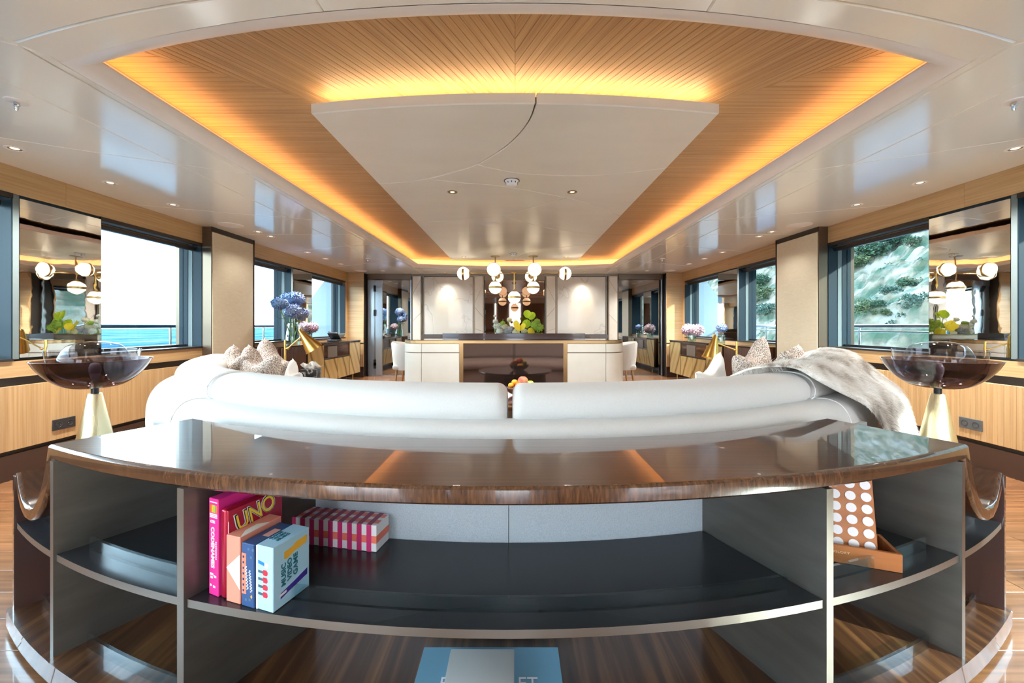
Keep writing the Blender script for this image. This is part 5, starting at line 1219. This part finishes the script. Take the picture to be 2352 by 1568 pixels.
# ---- brass cone lamps by the sofa ends
def cone_lamp(s, apex, mouth, post, elbow, label):
    t = thing('cone_lamp', label, 'lamp', (post[0], post[1], 0))
    obj('foot', lathe([(0.13, 0.0), (0.13, 0.012), (0.012, 0.02)], 32, (post[0], post[1], 0)), brass, t, 40)
    obj('post', tube([(post[0], post[1], 0.015), (post[0], post[1], post[2])], 0.010, 12), brass, t, 60)
    a, m_ = Vector(apex), Vector(mouth); d = (m_ - a).normalized(); L_ = (m_ - a).length
    M = Matrix.Translation(a) @ d.to_track_quat('Z', 'Y').to_matrix().to_4x4()
    v, f = lathe([(0.013, 0.0), (0.085, L_), (0.083, L_), (0.011, 0.004), (1e-4, 0.002)], 40)
    sh = obj('shade', ([tuple(M @ Vector(p)) for p in v], f), brass, t, 40)
    v, f = sphere(0.022, (0, 0, L_ - 0.045), 14, 10)
    obj('bulb', ([tuple(M @ Vector(p)) for p in v], f), bulb_glow, sh, 180)
    e = Vector(elbow); back = a + Vector((s * -0.03, 0, 0.0))
    obj('arm', tube([(post[0], post[1], e.z), tuple(e), tuple(Vector((a.x - s * 0.03, a.y, a.z - 0.06))), tuple(a + Vector((-s * 0.03, 0, 0.012))), tuple(a + Vector((-s * 0.012, 0, 0.024))), tuple(a + d * 0.004)], 0.006, 10), brass, t, 60)
    obj('elbow_knob', sphere(0.013, tuple(e), 14, 10), brass, t, 180)
def at(px, py, Y): return ((px - 1183) * Y / FPX, Y, CAMZ + (748 - py) * Y / FPX)
cone_lamp(-1, at(687, 757, 3.8), at(722, 802, 3.86), at(655, 780, 3.86), at(661, 800, 3.85), 'brass cone lamp lit beside the left tweed cushions')
cone_lamp(1, at(1644, 770, 3.88), at(1632, 823, 3.86), at(1692, 784, 3.90), at(1688, 803, 3.90), 'brass cone lamp standing by the right white cushion')

# ---- side table with tissue box
st = thing('side_table', 'small dark round table holding the tissue box', 'table', (-1.93, 3.66, 0))
obj('table_top', lathe([(0.0001, 0.53), (0.20, 0.53), (0.205, 0.54), (0.20, 0.55), (0.0001, 0.55)], 36, (-1.93, 3.66, 0)), lacquer_brown, st, 40)
obj('pedestal', lathe([(0.15, 0.0), (0.15, 0.012), (0.02, 0.03), (0.018, 0.53)], 28, (-1.93, 3.66, 0)), bronze_mid, st, 40)
tb = thing('tissue_box', 'black marbled tissue box with white tissue beside the left brass lamp', 'tissue box', (-1.875, 3.60, 0.551), rad(8), None, local=True)
obj('box_body', rbox(-0.068, 0.068, -0.068, 0.068, 0, 0.115, 0.004, 2), ramp_mat('black_marble', [(0.42, (0.012, 0.012, 0.013)), (0.5, (0.05, 0.05, 0.05)), (0.53, (0.45, 0.44, 0.42)), (0.57, (0.02, 0.02, 0.02))], (1, 1, 1), 9, detail=5, distortion=1.5, rough=0.3), tb, 40)
V, F = [], []
for i in range(9):
    for j in range(9):
        u, v_ = i / 8 * 2 - 1, j / 8; w2 = 0.02 + 0.075 * v_
        V.append((u * w2 + 0.012 * sin(v_ * 5 + u * 4), 0.02 * sin(u * 5 + v_ * 3) * (0.3 + v_) , 0.10 + 0.075 * v_ - 0.025 * abs(u) * v_ + 0.02 * sin(u * 6) * v_))
F = [(i * 9 + j, (i + 1) * 9 + j, (i + 1) * 9 + j + 1, i * 9 + j + 1) for i in range(8) for j in range(8)]
tis = mat('tissue', (0.86, 0.84, 0.80), 0.8)
obj('tissue', (V, F), tis, tb, 60); obj('tissue', xf((V, F), (0, 0.012, -0.008), 1.1), tis, tb, 60)

# ---- coffee table with fruit
ct = thing('coffee_table', 'round dark lacquer coffee table inside the curve of the sofa', 'table', (0.0, 3.62, 0))
obj('table_top', lathe([(1e-4, 0.385), (0.50, 0.385), (0.525, 0.395), (0.53, 0.41), (0.525, 0.42), (1e-4, 0.42)], 64, (0, 3.62, 0)), lacquer_brown, ct, 40)
obj('drum', lathe([(0.44, 0.0), (0.46, 0.10), (0.44, 0.385)], 48, (0, 3.62, 0)), bronze_mid, ct, 40)
fb = thing('fruit_bowl', 'low dark bowl heaped with fruit on the coffee table', 'bowl', (0.055, 3.62, 0.42))
obj('bowl', lathe(curve_pts([(0.05, 0.0), (0.07, 0.004), (0.12, 0.03), (0.15, 0.07), (0.146, 0.07), (0.116, 0.035), (0.06, 0.012), (1e-3, 0.010)], 3), 40, (0.055, 3.62, 0.421)), pane_mat('bowl_glass', (0.5, 0.45, 0.42), 1.0), fb, 60)
def fruit(name, label, px, py, Y, r, m_, sq=0.95):
    x, y, z = at(px, py, Y); t = thing(name, label, 'fruit', (x, y, z), px, 'fruit in the bowl', local=True)
    pr = [(max(1e-4, r * sin(PI * k / 14)), -r * sq * cos(PI * k / 14) - (r * 0.10 * max(0, 1 - (PI - PI * k / 14) * 2.2))) for k in range(15)]
    obj('flesh', lathe(pr, 24), m_, t, 180); obj('stalk', tube([(0, 0, r * sq * 0.84), (0.002, 0, r * sq * 1.02)], 0.0025, 6), mat('stalk', (0.10, 0.06, 0.03), 0.7), t, 60)
peach = ramp_mat('peach_skin', [(0.4, (0.62, 0.10, 0.07)), (0.65, (0.82, 0.36, 0.16))], (1, 1, 1), 12, detail=2, rough=0.55)
orange = mat('orange_skin', (0.86, 0.34, 0.02), 0.4); appleg = mat('apple_skin', (0.52, 0.62, 0.06), 0.3); redo = mat('blood_orange', (0.82, 0.17, 0.03), 0.4)
for a in (('peach', 'large pink peach on top of the fruit bowl', 1201, 875, 3.60, 0.048, peach), ('orange', 'orange left of the pink peach', 1182, 878, 3.60, 0.030, orange), ('orange', 'orange lowest on the left edge of the bowl', 1174, 885, 3.58, 0.027, orange),
          ('orange', 'red orange in front of the pink peach', 1191, 885, 3.56, 0.032, redo), ('apple', 'green apple right of the pink peach', 1218, 882, 3.60, 0.036, appleg), ('orange', 'orange at the back of the bowl', 1198, 888, 3.70, 0.035, orange), ('apple', 'green apple low at the bowl front', 1205, 897, 3.54, 0.035, appleg)): fruit(*a)

# ---- spot lamps that light the marble, in their downlights
for s in (-1, 1):
    x = s * 1.42 - 0.01
    t = downlight(x, 7.98, ZC, 'wall washing downlight above the %s marble panel' % ('left' if s < 0 else 'right'), True, 0.04, 4)
    ld = bpy.data.lights.new('wall_spot', 'SPOT'); ld.energy = 4; ld.spot_size = rad(50); ld.spot_blend = 0.6; ld.color = (1.0, 0.78, 0.5); ld.shadow_soft_size = 0.02
    lo = bpy.data.objects.new('spot_lamp', ld); C.objects.link(lo); lo.parent = t; lo.location = (0, 0, -0.01); lo.rotation_euler = (rad(28), 0, 0)
